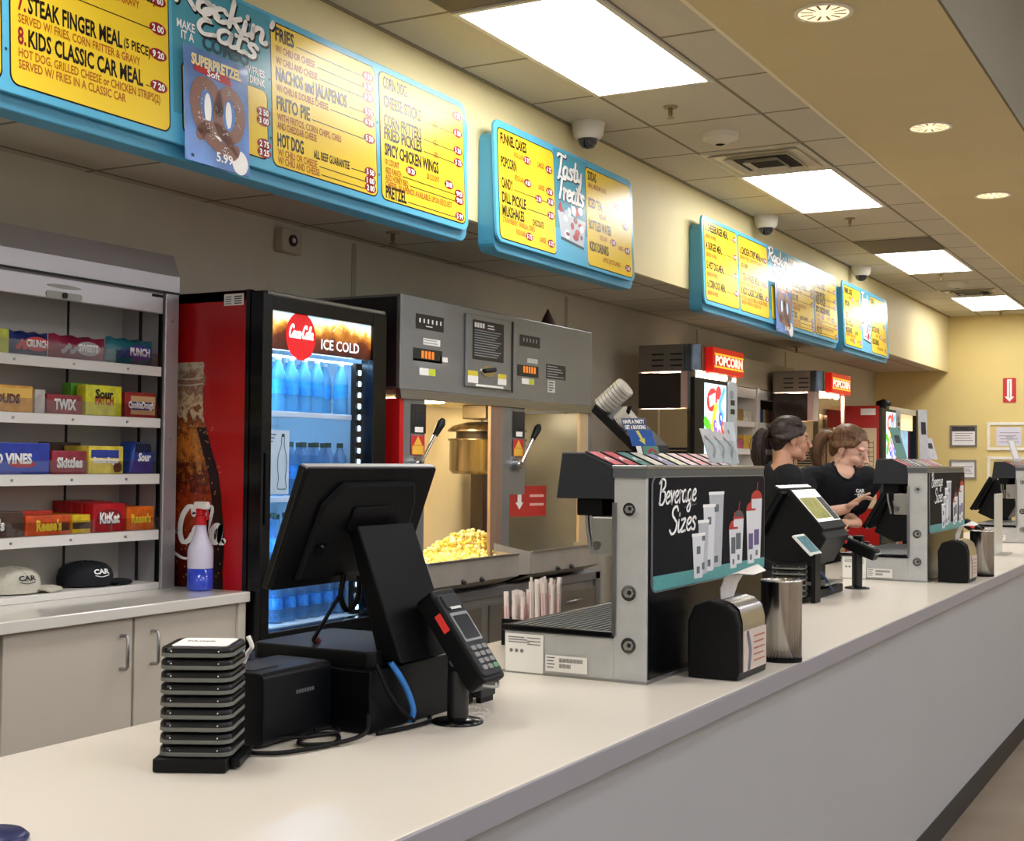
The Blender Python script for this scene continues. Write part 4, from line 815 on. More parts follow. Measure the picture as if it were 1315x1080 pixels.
b = MB(); rnd = random.Random(4); PCM = mat('buttered popcorn', '#ead672', .85, noise=.15, nscale=60, bump=.3); PCW = mat('white popcorn', '#efe6b8', .85, noise=.06, nscale=60, bump=.3)
for k in range(1900):
    x = rnd.uniform(-3.88, -3.235); y = rnd.uniform(5.28, min(6.4, 5.86+(-3.25-x)*1.5)); hgt = max(0, .155*math.exp(-((y-6.05)/.26)**2-((x+3.55)/.22)**2))+.03*rnd.random()
    z = .93+hgt*(1 if rnd.random() > .25 else rnd.random())
    if x > -3.33 and z > 1.03: z = 1.0+.03*rnd.random()
    r = rnd.uniform(.009, .0145); bm = bmesh.new(); bmesh.ops.create_icosphere(bm, subdivisions=1, radius=r)
    for v in bm.verts: v.co *= rnd.uniform(.65, 1.3)
    bm.transform(Matrix.Translation((x, y, z))); b.bm(bm, PCM if rnd.random() > .4 else PCW, True)
b.sph((-3.56, 5.95, .955), .25, PCM, 20, 12, sx=.9, sy=1.1, sz=.24)
o = tag(b.build('popcorn'), 'heap of yellow popcorn in the left bay of the large popcorn machine', 'popcorn'); o['kind'] = 'stuff'
# unidentified dark red cone, given a place on top of the machine
b = MB(); b.lathe((-3.5, 6.81, 2.233), [(.06, 0), (.035, .05), (.0001, .12)], mat('dark red cone', '#3a1a18', .6), 12); tag(b.build('maroon_cone'), 'small dark pointed maroon cone standing on top of the large popcorn machine', 'maroon cone')
# grey steel pillar between popcorn machine and the lid rack
b = MB(); b.box(-3.98, -3.42, 7.14, 7.40, .0, 1.30, mat('pale grey steel', '#b4b2ac', .4, .5), .004); tag(b.build('ingredient_cabinet'), 'pale grey steel cabinet at the right end of the large popcorn machine', 'cabinet')
# ================================================================== beverage dispensers on the counter
CT = .95
SIGNB = mat('dark chalk sign', '#0b111b', .5, spec=.08); TEALB = mat('teal sign band', '#4f9c9e', .4, noise=.12, nscale=90); CUPM = mat('grey cup print', '#b9bec6', .45, noise=.06, nscale=40); CUPL = mat('light cup print', '#dcdfe4', .45); CRED = mat('cup red print', '#b8222c', .4)
STK = mat('label sticker', '#eceae4', .5)
def dispenser(y, lab):
    t = thing('beverage_dispenser', lab, 'drink dispenser', (-1.45, y, CT), 'beverage dispensers along the counter')
    L = .875; y1 = y+L
    b = MB(); b.box(-1.633, -1.335, y, y1, CT+.001, CT+.104, GALV, .002); b.box(-1.640, -1.330, y-.003, y1, CT, CT+.006, STEELD); b.build('drip_tray', t)
    b = MB(); b.box(-1.640, -1.332, y-.004, y+.012, CT+.104, CT+.120, BLACKG, .003); b.box(-1.640, -1.625, y, y1, CT+.104, CT+.118, BLACKG, .003); b.build('tray_rim', t)
    b = MB()
    for k in range(15): xx = -1.622+k*.0205; b.box(xx, xx+.011, y+.012, y1-.01, CT+.108, CT+.118, mat('grate steel', '#75787b', .4, .8))
    for k in range(5): b.box(-1.622, -1.34, y+.05+k*.19, y+.06+k*.19, CT+.104, CT+.110, DARK)
    b.build('grate', t)
    b = MB(); b.box(-1.335, -1.250, y, y1, CT+.001, CT+.512, GALV, .002); b.box(-1.338, -1.246, y-.004, y1+.004, CT, CT+.007, STEEL); b.box(-1.338, -1.327, y-.004, y, CT+.11, CT+.43, STEEL); b.build('tower', t)
    b = MB(); b.box(-1.338, -1.246, y-.006, y1+.006, CT+.512, CT+.520, STEEL, .001); b.box(-1.336, -1.248, y-.005, y1+.003, CT+.49, CT+.512, mat('grey top rail', '#5c6064', .4, .3)); b.build('top_rail', t)
    for z, r in ((1.365, .016), (1.165, .019), (1.04, .019)):
        b = MB(); b.cyl((-1.293, y, z), (-1.293, y-.006, z), r, CHROME, seg=20); b.cyl((-1.293, y-.006, z), (-1.293, y-.012, z), r*.6, STEELD, seg=6); b.cyl((-1.288, y-.012, z+.002), (-1.288, y-.014, z+.002), r*.3, DARK, seg=8); b.build('lock_bolt', t)
    b = MB(); b.box(-1.250, -1.247, y+.01, y1-.01, CT+.01, CT+.49, BLACKG); b.build('front_cladding', t)
    # printed beverage sizes sign
    f = FX(-1.246, y-2.955); b = MB(); b.prism(f, rrect(2.972, 3.822, 1.165, 1.444, .022), 0, .004, mat('sign silver edge', '#8b9096', .3, .6))
    f = FX(-1.242, y-2.955); b.flat(f, rrect(2.975, 3.819, 1.168, 1.441, .02), .0004, SIGNB)
    b.flat(f, [(2.985, 1.169), (3.81, 1.169), (3.818, 1.178), (3.818, 1.203), (2.976, 1.205), (2.976, 1.178)], .0009, TEALB)
    script(b, f, 'Beverage', 3.005, 1.376, .060, WINK, w=.135, width=.25, slope=.02, off=.0018); script(b, f, 'Sizes', 3.075, 1.303, .064, WINK, w=.15, width=.18, slope=.03, off=.0018)
    b.stroke(f, [(3.18, 1.365), (3.26, 1.372)], .004, mat('grey script line', '#5c646c', .5), .0012)
    for u0, u1, vt, vb, m in ((3.355, 3.468, 1.397, 1.200, CUPM), (3.312, 3.402, 1.365, 1.193, CUPL), (3.275, 3.352, 1.325, 1.188, CUPM), (3.232, 3.322, 1.292, 1.18, CUPL)):
        k = (u1-u0); oo = .0012+.0003*(1.4-vt)*10; b.flat(f, [(u0+k*.16, vb), (u1-k*.16, vb), (u1, vt), (u0, vt)], oo, m); b.flat(f, rect(u0-.003, u1+.003, vt-.004, vt+.004), oo+.0001, WINK)
        b.flat(f, rect(u0+k*.35, u0+k*.65, vt-.05, vt-.03), oo+.0001, mat('cup ink', '#59626c', .5)); b.flat(f, rect(u0+k*.35, u0+k*.6, vb+.012, vb+.03), oo+.0001, mat('cup ink'))
    for u0, u1, vt, vb, j in ((3.545, 3.632, 1.325, 1.198, 0), (3.510, 3.583, 1.298, 1.188, 1), (3.700, 3.795, 1.378, 1.202, 1), (3.655, 3.737, 1.345, 1.192, 1)):
        k = u1-u0; oo = .0012+.0002*(1.4-vt)*10; b.flat(f, [(u0+k*.16, vb), (u1-k*.16, vb), (u1, vt), (u0, vt)], oo, CUPL)
        b.flat(f, ell((u0+u1)/2, vt, k*.5, .022, 16), oo-.0001, CRED if j else mat('cup dark lid print', '#4e4a52', .4)); b.flat(f, rect(u0, u1, vt-.003, vt+.003), oo+.0001, CRED)
        b.flat(f, [((u0+u1)/2-.003, vt+.02), ((u0+u1)/2+.004, vt+.02), ((u0+u1)/2+.012, vt+.045), ((u0+u1)/2+.006, vt+.045)], oo+.0001, CRED)
        b.flat(f, rect(u0+k*.25, u0+k*.72, vb+.04, vb+.085), oo+.0001, mat('cup purple print', '#5d5284', .5) if u0 > 3.6 else mat('cup ink'))
        b.flat(f, rect(u0+k*.4, u0+k*.6, vb+.01, vb+.025), oo+.0001, mat('cup ink'))
    b.build('sizes_sign', t)
    # dispensing head with nozzles
    b = MB(); b.prism(Fr((0, y, 0), (1, 0, 0), (0, 0, 1)), [(-1.492, CT+.438), (-1.336, CT+.438), (-1.336, CT+.517), (-1.412, CT+.551), (-1.477, CT+.551)], -L, 0, mat('charcoal dispenser head', '#26292e', .5, noise=.05, spec=.3), .004); b.build('dispensing_head', t)
    for k in range(8):
        yy = y+.07+k*.105; b = MB(); b.box(-1.455, -1.385, yy-.03, yy+.03, CT+.395, CT+.438, BLACK, .004); b.cyl((-1.41, yy, CT+.36), (-1.41, yy, CT+.40), .016, BLACK, seg=10); b.tube([(-1.44, yy, CT+.40), (-1.437, yy-.0, CT+.36), (-1.425, yy, CT+.30)], .006, STEEL); b.build('valve', t)
    b = MB(); b.box(-1.40, -1.336, y+.01, y1-.02, CT+.30, CT+.395, STEELD, .004); b.cyl((-1.385, y+.01, CT+.325), (-1.385, y1-.02, CT+.325), .012, STEEL); b.build('splash_back', t)
    # flavour cards along the top
    rnd = random.Random(9); cols = ['#cc6470', '#c2525e', '#5a8a82', '#cfcabf', '#6a6e98', '#c2bfa2', '#d2b6b8', '#cb7a82', '#d09aa0', '#d8bcc0', '#c9b9bb']
    f = Fr((-1.336, y, CT+.5195), (0, 1, 0), (-.076, 0, .034))
    for k in range(10):
        u = .01+k*.085; m = mat('flavour card '+cols[k], cols[k], .45, noise=.3, nscale=70); b = MB()
        b.prism(f, [(u, 0), (u+.066, 0), (u+.056, .085), (u-.010, .085)], -.002, 0, DARK); b.flat(f, [(u+.004, .004), (u+.06, .004), (u+.052, .08), (u-.004, .08)], .001, m)
        b.stroke(f, [(u+.015, .03), (u+.03, .045), (u+.045, .03)], .008, PAPER, .0018); b.build('flavour_card', t)
    # stickers on the near end
    f = FY(y-.0025); b = MB(); b.flat(f, rect(-1.629, -1.522, CT+.004, CT+.098), .0006, STK)
    for k in range(3): b.flat(f, rect(-1.62, -1.575+.008*k, CT+.088-k*.006, CT+.0905-k*.006), .0012, mat('sticker ink', '#7b7c7c', .6)); b.flat(f, rect(-1.567, -1.53, CT+.088-k*.008, CT+.0905-k*.008), .0012, mat('sticker ink'))
    for k in range(3): b.flat(f, ell(-1.612+k*.015, CT+.056, .005, .005, 10), .0012, mat('sticker ink'))
    b.build('rating_sticker', t)
    b = MB(); b.flat(f, rect(-1.516, -1.402, CT+.012, CT+.052), .0006, STK)
    for k in range(24): b.flat(f, rect(-1.478+k*.0027, -1.4768+k*.0027, CT+.036, CT+.046), .0012, INK)
    for k in range(4): b.flat(f, rect(-1.512, -1.49-.003*(k % 2), CT+.045-k*.008, CT+.047-k*.008), .0012, INK)
    for k in range(12): b.flat(f, rect(-1.478+k*.0027, -1.4768+k*.0027, CT+.022, CT+.032), .0012, INK)
    b.build('barcode_sticker', t)
    return t
D1 = dispenser(2.955, 'nearest beverage dispenser, steel, with black sizes sign and two white stickers')
dup(D1, (-1.45, 6.165, CT), 'middle beverage dispenser, right of the two workers')
dup(D1, (-1.48, 9.63, CT), 'farthest beverage dispenser, cut off at the right edge of the picture')
# ------------------------------------------------------------------ napkin dispensers and steel cups
def napkin(y, lab):
    t = thing('napkin_dispenser', lab, 'napkin holder', (-1.135, y, CT), 'black napkin dispensers by the steel cups')
    b = MB(); prof = [(-1.205, CT+.002), (-1.078, CT+.002), (-1.074, CT+.02), (-1.076, CT+.135), (-1.085, CT+.168), (-1.105, CT+.184), (-1.15, CT+.192), (-1.19, CT+.178), (-1.207, CT+.14)]
    b.prism(FY(y), prof, -.215, 0, mat('smooth black napkin case', '#090a0c', .45, spec=.2), .006); b.build('housing', t)
    b = MB(); pts = [(-1.0735, CT+.115), (-1.0745, CT+.14), (-1.083, CT+.170), (-1.104, CT+.186), (-1.125, CT+.191)]
    vs_ = [V3((x, y+.03, z+.0015)) for x, z in pts]+[V3((x, y+.20, z+.0015)) for x, z in pts]; n = len(pts)
    b.add(vs_, [(i, i+1, n+i+1, n+i) for i in range(n-1)], mat('polished face plate', '#c9c9c6', .22, .9), True); b.build('face_plate', t)
    f = FX(-1.0735); b = MB(); b.prism(f, rect(y+.028, y+.20, CT+.02, CT+.118), 0, .003, mat('napkin card', '#cdbfb2', .5)); b.stroke(f, [(y+.055, CT+.112), (y+.075, CT+.07), (y+.065, CT+.025)], .018, mat('card grey print', '#6d7280', .5), .004)
    for k in range(5): b.flat(f, rect(y+.10, y+.185-.008*(k % 2), CT+.098-k*.015, CT+.102-k*.015), .004, mat('card rust print', '#b06a58', .5))
    b.build('advert_card', t)
    # napkin tongue
    b = MB(); c = [(-1.14, CT+.185), (-1.135, CT+.22), (-1.12, CT+.25), (-1.09, CT+.268), (-1.055, CT+.256)]; n = len(c)
    w0 = [.05, .07, .085, .09, .05]; vs_ = [V3((x, y+.10-w0[i]*.8, z-.01*(i == 3))) for i, (x, z) in enumerate(c)]+[V3((x, y+.10+w0[i], z+.004)) for i, (x, z) in enumerate(c)]
    b.add(vs_, [(i, i+1, n+i+1, n+i) for i in range(n-1)], PAPER, True); b.add([v+V3((-.003, 0, -.002)) for v in vs_], [(n+i, n+i+1, i+1, i) for i in range(n-1)], PAPER, True); b.build('napkin', t)
    return t
N1 = napkin(3.112, 'nearest black napkin dispenser in front of the nearest sizes sign')
dup(N1, (-1.14, 6.20, CT), 'farther black napkin dispenser in front of the middle beverage dispenser')
def cupcyl(y, x, lab):
    t = thing('steel_canister', lab, 'canister', (x, y, CT), 'brushed steel canisters beside the napkin dispensers')
    BR = mat('vertically brushed steel', '#bdb8b2', .2, 1, noise=.3, nscale=45, stretch=(1, 1, .02))
    b = MB(); b.lathe((x, y, CT), [(.0001, .001), (.052, .001), (.052, .012), (.0545, .012), (.0545, .208), (.056, .212), (.056, .216), (.052, .217), (.050, .212), (.049, .02), (.0001, .018)], BR, 36); b.build('body', t)
    b = MB(); b.lathe((x, y, CT), [(.055, 0), (.055, .01)], BLACK, 30); b.build('foot_ring', t)
    return t
C1 = cupcyl(3.515, -1.094, 'nearest brushed steel canister behind the near napkin dispenser')
dup(C1, (-1.10, 6.68, CT), 'farther brushed steel canister behind the far napkin dispenser')
# acrylic card holder far along the counter
t = thing('acrylic_card_holder', 'clear upright acrylic card holder near the far end of the counter', 'sign holder', (-1.28, 8.4, CT))
b = MB(); b.box(-1.285, -1.275, 8.22, 8.46, CT+.001, CT+.36, mat('frosted acrylic', '#c8cac6', .2)); b.build('card_sleeve', t)
b = MB(); b.box(-1.33, -1.22, 8.20, 8.48, CT+.0, CT+.008, glass('clear acrylic', '#f2f6f6', .1)); b.build('foot', t)
# ------------------------------------------------------------------ things on top of the nearest dispenser
t = thing('lid_rack', 'black slanted rack of clear plastic lids behind the nearest sizes sign', 'lid holder', (-1.5, 3.3, CT+.555))
b = MB(); f = Fr((0, 3.30, 0), (1, 0, 0), (0, 0, 1)); b.prism(f, [(-1.562, 1.615), (-1.55, 1.635), (-1.425, 1.525), (-1.42, 1.507), (-1.44, 1.507)], -.22, .0, BLACK, .003)
b.box(-1.50, -1.42, 3.33, 3.5, CT+.553, 1.508, BLACK); b.build('rack', t)
LIDM = mat('stacked clear lids', '#b9b4a8', .25, noise=.15, nscale=30)
for (a, c, r, nm) in (((-1.545, 1.628), (-1.475, 1.685), .03, 'large'), ((-1.49, 1.585), (-1.46, 1.61), .028, 'medium')):
    b = MB(); p0, p1 = V3((a[0], 3.34, a[1])), V3((c[0], 3.34, c[1]))
    for k in range(8): q0 = p0.lerp(p1, k/8); q1 = p0.lerp(p1, (k+.8)/8); b.cyl(q0, q1, r, LIDM, r*.94, 18)
    b.build('lid_stack', t)
b = MB(); b.tube([(-1.455, 3.32, 1.63), (-1.47, 3.32, 1.60), (-1.52, 3.32, 1.585)], .006, BLACK); b.build('wire_guard', t)
t = thing('party_sign', 'blue and white party booking sign with a yellow arrow on top of dispenser', 'sign', (-1.38, 3.34, 1.50))
SHR = Matrix.Translation((-1.395, 3.30, 1.5075))@Matrix.Scale(.68, 4)@Matrix.Translation((1.395, -3.30, -1.5075))
b = MB(); f = Fr((-1.39, 3.30, 1.508), (1, .25, 0), (-.30, 0, 1)); b.prism(f, rect(-.06, .035, .02, .085), -.003, 0, mat('sign blue', '#2558a8', .4)); b.prism(f, rect(-.075, .02, .085, .135), -.003, 0, mat('sign slate', '#5f6a8e', .4))
for v, s_, w in ((.113, 'HAVE A PARTY', .085), (.090, 'GET A BOOKING', .082)): b.flat(f, rect(-.072, .018, v-.002, v+.018), .0005, mat('sign navy strip', '#2c3a72', .4)); b.text(f, s_, -.027, v, .015, WINK, 'C', w=w, bold=.05)
b.flat(f, [(-.03, .082), (-.018, .084), (-.008, .05), (-.001, .053), (-.006, .026), (-.026, .045), (-.018, .047)], .001, mat('arrow yellow', '#d9cf6a', .5)); b.xf(SHR); b.build('printed_panel', t)
b = MB(); b.prism(f, rect(-.045, -.025, -.03, .02), -.003, 0, PAPER); b.prism(f, rect(-.02, .04, -.012, .02), -.004, 0, mat('teal card', '#5a8f80', .5)); b.stroke(f, [(.0, -.006), (.015, .008), (.03, -.006)], .008, CRED, .002); b.xf(SHR); b.build('stand', t)
t = thing('brochure_holder', 'clear acrylic brochure holder with grey leaflets on the nearest dispenser', 'brochure holder', (-1.36, 3.72, 1.475))
ACR = glass('clear acrylic', '#f2f6f6', .1); LEAF = mat('grey leaflet', '#c3c3c4', .5, noise=.1, nscale=30)
for k in range(3):
    f = Fr((-1.335+.0*k, 3.62+k*.075, 1.4765), (.15, 1, 0), (-.25, -.25, 1)); b = MB(); b.prism(f, rect(0, .07, .002, .105-.006*k), -.002, 0, LEAF); b.stroke(f, [(.015, .08), (.05, .05), (.03, .02)], .012, mat('leaflet ink', '#77797e', .5), .001); b.build('leaflet', t)
    b = MB(); b.prism(f, rect(-.004, .074, 0, .07), .004, .006, ACR); b.build('pocket', t)
b = MB(); f = Fr((-1.345, 3.80, 1.4765), (.2, 1, 0), (-.1, -.12, 1)); b.prism(f, rect(0, .06, .0, .125), -.002, 0, mat('pale blue card', '#c9d3d8', .4)); b.stroke(f, [(.02, .1), (.03, .06), (.02, .03)], .006, mat('leaflet ink'), .001); b.build('tall_card', t)
# acrylic cards on the farther dispensers
t = thing('brochure_holder', 'clear holder with tall leaflets on the middle dispenser', 'brochure holder', (-1.36, 6.6, 1.475))
for (yy, h, m, dx) in ((6.22, .15, 'teal card', -.04), (6.60, .24, 'grey leaflet', -.02), (6.72, .11, 'grey leaflet', .0)):
    b = MB(); f = Fr((-1.35+dx, yy, 1.503), (.25, 1, 0), (-.28 if h < .2 else -.04, 0, 1)); b.prism(f, rect(0, .09, 0, h), -.003, 0, _M[m]); b.flat(f, rect(.02, .07, h*.5, h*.75), .001, DARK); b.build('leaflet', t)
t = thing('brochure_holder', 'clear leaflet holder on the farthest dispenser at the right edge', 'brochure holder', (-1.38, 9.8, 1.475))
b = MB(); f = Fr((-1.39, 9.72, 1.505), (.25, 1, 0), (-.3, 0, 1)); b.prism(f, rect(0, .12, 0, .18), -.003, 0, LEAF); b.prism(f, rect(.02, .1, .02, .15), .0, .002, PAPER); b.build('leaflet', t)
# wrapped straws behind the drip tray
t = thing('straw_holder', 'black straw holder behind the nearest drip tray', 'holder', (-1.79, 3.42, CT))
b = MB()
for a in ((-1.876, -1.712, 3.375, 3.38), (-1.876, -1.712, 3.465, 3.47), (-1.876, -1.871, 3.38, 3.465), (-1.717, -1.712, 3.38, 3.465), (-1.794, -1.790, 3.38, 3.465)): b.box(*a, CT+.002, CT+.075, BLACK)
b.box(-1.876, -1.712, 3.375, 3.47, CT+.0, CT+.004, BLACK); b.build('tray', t)
SW = [mat('paper straw wrap', '#f6ece8', .6), mat('pink straw print', '#e6b6b8', .6)]
def straw(h):
    b = MB(); b.cyl((0, 0, 0), (0, 0, h), .0076, SW[0], seg=8)
    b.box(-.0072, .0072, -.002, .002, h-.004, h+.012, SW[0])
    for a in (-2.2, -1.2, -.3): b.box(-.0012, .0012, -.0008, .0008, .008, h-.03, SW[1], M=Matrix.Translation((.0076*math.cos(a), .0076*math.sin(a), 0)))
    return b
st = {}
for j in range(20):
    short = j < 9; h = (.135 if short else .175)
    loc = (-1.863+j*.0082 if short else -1.785+(j-9)*.0066, 3.39+(j % 3)*.025, CT+.005+.004*(j % 2))
    lab = 'pink striped paper wrapped straw in the '+('shorter left' if short else 'taller right')+' bunch behind the drip tray'; gp = ('shorter' if short else 'taller')+' wrapped straws'
    if short not in st: o = straw(h).build('wrapped_straw', org=(0, 0, 0)); st[short] = o
    else: o = st[short].copy(); COL.objects.link(o)
    o.location = loc; o.rotation_euler = (((j*37) % 7-3)*.004, ((j*53) % 9-4)*.014, j*1.3); tag(o, lab, 'straw', gp)
# ================================================================== first register station
# pager stack, turned to face the camera
PR = math.radians(28); PO = V3((-1.588, 1.795, CT))
t = thing('pager_charger', 'black charging base under the stack of guest pagers', 'charger', PO)
b = MB(); b.box(-.066, .058, -.078, .078, .001, .024, BLACK, .003); b.box(.058, .075, -.05, .06, .004, .020, BLACK, .003); b.xf(Matrix.Translation(PO)); b.build('base', t); t.rotation_euler = (0, 0, PR)
PGR = mat('pager grey bumper', '#6a6c66', .55, spec=.2); PGB = mat('pager black shell', '#0a0b0e', .3, spec=.35)
def pager():
    r = thing('guest_pager', 'x', 'pager', (0, 0, 0)); f = FZ(0)
    b = MB(); b.prism(f, rrect(-.062, .062, -.066, .066, .022), .010, .0195, PGB, .005); b.prism(f, rrect(-.048, .048, -.052, .052, .015), .0, .009, PGB); b.build('shell', r)
    b = MB(); b.prism(f, rrect(-.0625, .0625, -.0665, .0665, .023), .0035, .0105, PGR, .002); b.build('bumper', r)
    b = MB()
    for x in (-.04, .04): b.cyl((x, -.0668, .0135), (x, -.065, .0135), .0012, WHITE, seg=8)
    b.build('indicator_light', r); return r
pg = pager()
for k in range(9):
    loc = PO+V3((0.0, 0.0, .0225+k*.0208)); lab = 'black guest pager with grey rim, '+('lowest in the stack on the charger' if k == 0 else 'topmost of the stack under the white card' if k == 8 else ORD[k]+' from the bottom of the stack')
    if k == 0: pg.location = loc; pg['label'] = lab; pg['group'] = 'guest pagers stacked on the charger'; o = pg
    else: o = dup(pg, loc, lab, 'guest pagers stacked on the charger')
    o.rotation_euler = (0, 0, PR)
b = MB(); b.prism(FZ(0), rrect(-.045, .05, -.05, .05, .008), 0, .001, PAPER); b.text(FZ(0), 'PAGER', -.03, .0, .012, DARK, w=.05, off=.0015); o = tag(b.build('pager_card', org=(0, 0, 0)), 'white printed card lying on the topmost guest pager', 'card'); o.location = PO+V3((0, 0, .0225+8*.0208+.0198)); o.rotation_euler = (0, 0, PR)
# receipt printer
t = thing('receipt_printer', 'black receipt printer between the pager stack and the register', 'printer', (-1.635, 2.02, CT))
b = MB(); b.prism(FY(1.925), rrect(-1.705, -1.562, CT+.004, CT+.138, .014), -.205, 0, mat('printer black', '#06080d', .42, spec=.18), .004); b.build('case', t)
b = MB(); b.prism(FZ(CT+.138), rrect(-1.69, -1.60, 1.94, 2.02, .01), 0, .002, DARK); b.box(-1.66, -1.63, 1.95, 1.952, CT+.138, CT+.145, WHITE); b.build('paper_cover', t)
b = MB(); [b.flat(FX(-1.562), rect(2.02+k*.008, 2.0262+k*.008, CT+.089, CT+.096), .001, mat('faint grey print', '#5a5e66', .5)) for k in range(7)]; b.build('badge', t)
b = MB(); b.tube([(-1.665, 1.99, CT+.139), (-1.655, 1.99, CT+.16), (-1.64, 1.985, CT+.175), (-1.645, 1.98, CT+.195)], .0045, PAPER); b.tube([(-1.72, 1.96, CT+.150), (-1.70, 1.955, CT+.168), (-1.68, 1.96, CT+.150)], .005, PAPER); b.build('curled_receipt', t)
# cash drawer
t = thing('cash_drawer', 'black cash drawer under the nearest register monitor', 'cash drawer', (-1.65, 2.32, CT))
b = MB(); b.box(-1.84, -1.474, 2.136, 2.53, CT+.002, CT+.122, mat('drawer black', '#040508', .4, spec=.15), .003); b.build('case', t)
b = MB(); b.box(-1.848, -1.84, 2.15, 2.515, CT+.02, CT+.11, DARK, .002); b.cyl((-1.848, 2.33, CT+.08), (-1.852, 2.33, CT+.08), .01, STEEL); b.build('drawer', t)
# small black box behind on feet
t = thing('power_box', 'low black box on feet behind the card terminal pole', 'box', (-1.52, 2.56, CT))
b = MB(); b.box(-1.60, -1.458, 2.535, 2.60, CT+.012, CT+.085, DARK, .003); b.build('case', t)
for x in (-1.59, -1.468): b = MB(); b.box(x-.006, x+.006, 2.54, 2.595, CT, CT+.013, BLACK); b.build('foot', t)
# register monitor with neck and base
def monitor1():
    t = thing('register_monitor', 'large black register screen seen from behind, tilted over the cash drawer', 'monitor', (-1.62, 2.30, CT+.122))
    top = V3((-1.552, 0, 1.462)); bot = V3((-1.640, 0, 1.224)); ya, yb = 2.036, 2.496
    V = (top-bot); Hm = V.length; f = Fr((bot.x, ya, bot.z), (0, 1, 0), V)
    b = MB(); b.prism(f, rrect(0, yb-ya, 0, Hm, .006), -.022, -.008, BLACKG, .002); b.prism(f, rrect(.001, yb-ya-.001, .001, Hm-.001, .006), -.008, 0, mat('monitor shell black', '#050609', .45, spec=.14), .002)
    b.prism(f, rect(.002, yb-ya-.002, Hm-.003, Hm+.0015), -.02, -.004, mat('grey bezel edge', '#85868a', .4)); b.build('screen_panel', t)
    b = MB(); b.prism(f, [(.06, .02), (.42, .02), (.40, .18), (.375, .225), (.12, .225), (.07, .18)], 0, .012, mat('monitor shell black'), .008); b.prism(f, rrect(.17, .31, .12, .175, .008), .012, .018, mat('monitor shell black'), .003); b.prism(f, rrect(.085, .115, .075, .10, .003), .012, .014, BLACKG); b.cyl(f.p(.105, .092, .014), f.p(.105, .092, .017), .003, CHROME, seg=8); b.build('back_cover', t)
    b = MB(); g = Fr((0, 0, 0), (1, 0, 0), (0, 0, 1)); prof = [(-1.575, 1.335), (-1.553, 1.345), (-1.445, 1.082), (-1.50, 1.082)]
    b.prism(Fr((0, 2.20, 0), (1, 0, 0), (0, 0, 1)), prof, -.20, 0, mat('neck black', '#040507', .5, spec=.12), .004); b.build('neck', t)
    b = MB(); b.prism(FZ(CT+.123), rrect(-1.79, -1.49, 2.165, 2.44, .02), 0, .03, mat('base black', '#08090b', .45, spec=.2), .004); b.build('base', t)
    b = MB(); b.tube([(-1.62, 2.25, 1.245), (-1.625, 2.245, 1.20), (-1.62, 2.26, 1.17), (-1.605, 2.275, 1.19), (-1.60, 2.275, 1.24)], .006, BLACK); b.tube([(-1.625, 2.24, 1.20), (-1.66, 2.22, 1.13), (-1.67, 2.215, 1.11), (-1.662, 2.22, 1.105)], .004, BLACK); b.tube([(-1.665, 2.218, 1.112), (-1.66, 2.222, 1.104)], .007, mat('dark red plug', '#5a1c1c', .5)); b.build('cable', t)
monitor1()
# card terminal on a pole
def terminal(p, yaw, lab, tilt=50, ph=0):
    t = thing('card_terminal', lab, 'card terminal', p, 'card terminals on poles')
    px, py, pz = p
    b = MB(); b.lathe((px, py, pz), [(.052, 0), (.052, .005), (.03, .010), (.018, .014)], BLACKG, 24); b.build('pole_foot', t)
    b = MB(); pz += ph; b.cyl((px, py, pz+.01-ph), (px, py, pz+.105), .022, mat('pole black', '#131417', .4), seg=16); b.build('pole', t)
    b = MB(); b.box(px-.014, px+.026, py-.02, py+.02, pz+.10, pz+.155, BLACK, .004); b.box(px+.0, px+.05, py-.012, py+.012, pz+.105, pz+.13, BLACK, .003); b.cyl((px+.004, py-.021, pz+.125), (px+.004, py-.026, pz+.125), .010, STEEL, seg=12); b.build('tilt_bracket', t)
    a = math.radians(tilt); V = V3((-math.cos(a), 0, math.sin(a))); f = Fr((px+.092, py-.045, pz+.098), (0, 1, 0), V)   # lower edge, runs up and back
    b = MB(); b.prism(f, rrect(0, .09, 0, .215, .012), -.048, -.006, BLACK, .004); b.prism(f, rrect(.002, .08, .01, .20, .01), -.006, 0, DARK, .003); b.prism(f, rrect(-.003, .0, .125, .165, .001), -.026, -.012, mat('red card slot', '#d0342e', .4, emit=.15)); bd = b.build('body', t)
    b = MB(); b.prism(f, rrect(.008, .074, .088, .155, .004), 0, .002, mat('terminal grey bezel', '#8d8f93', .35, .4)); b.flat(f, rrect(.013, .069, .093, .148, .003), .0025, mat('terminal screen', '#2c3138', .12)); b.build('screen', bd)
    b = MB(); b.prism(f, rrect(.012, .07, .165, .196, .004), 0, .003, DARK); b.flat(f, rect(.02, .06, .162, .168), .004, mat('terminal light bar', '#d2d2d0', .4)); b.build('contactless_pad', bd)
    b = MB()
    for r_ in range(4):
        for c in range(3): b.prism(f, rrect(.012+c*.021, .028+c*.021, .022+r_*.015, .032+r_*.015, .003), 0, .003, mat('terminal keys', '#6b6f74', .45) if r_ else (mat('green key', '#4d8f62', .45) if c == 2 else mat('terminal keys')))
    b.build('keypad', bd)
    b = MB(); b.tube([f.p(.01, 0, -.02), f.p(.03, -.012, -.012), f.p(.05, -.012, -.012), f.p(.075, 0, -.02)], .003, mat('grey bumper', '#9a9a98', .4)); b.build('bumper', bd)
    if yaw: t.rotation_euler = (0, 0, yaw)
    return t
T1 = terminal((-1.397, 2.335, CT), 0, 'nearest card terminal with red slot on a black pole by the cash drawer', 53)
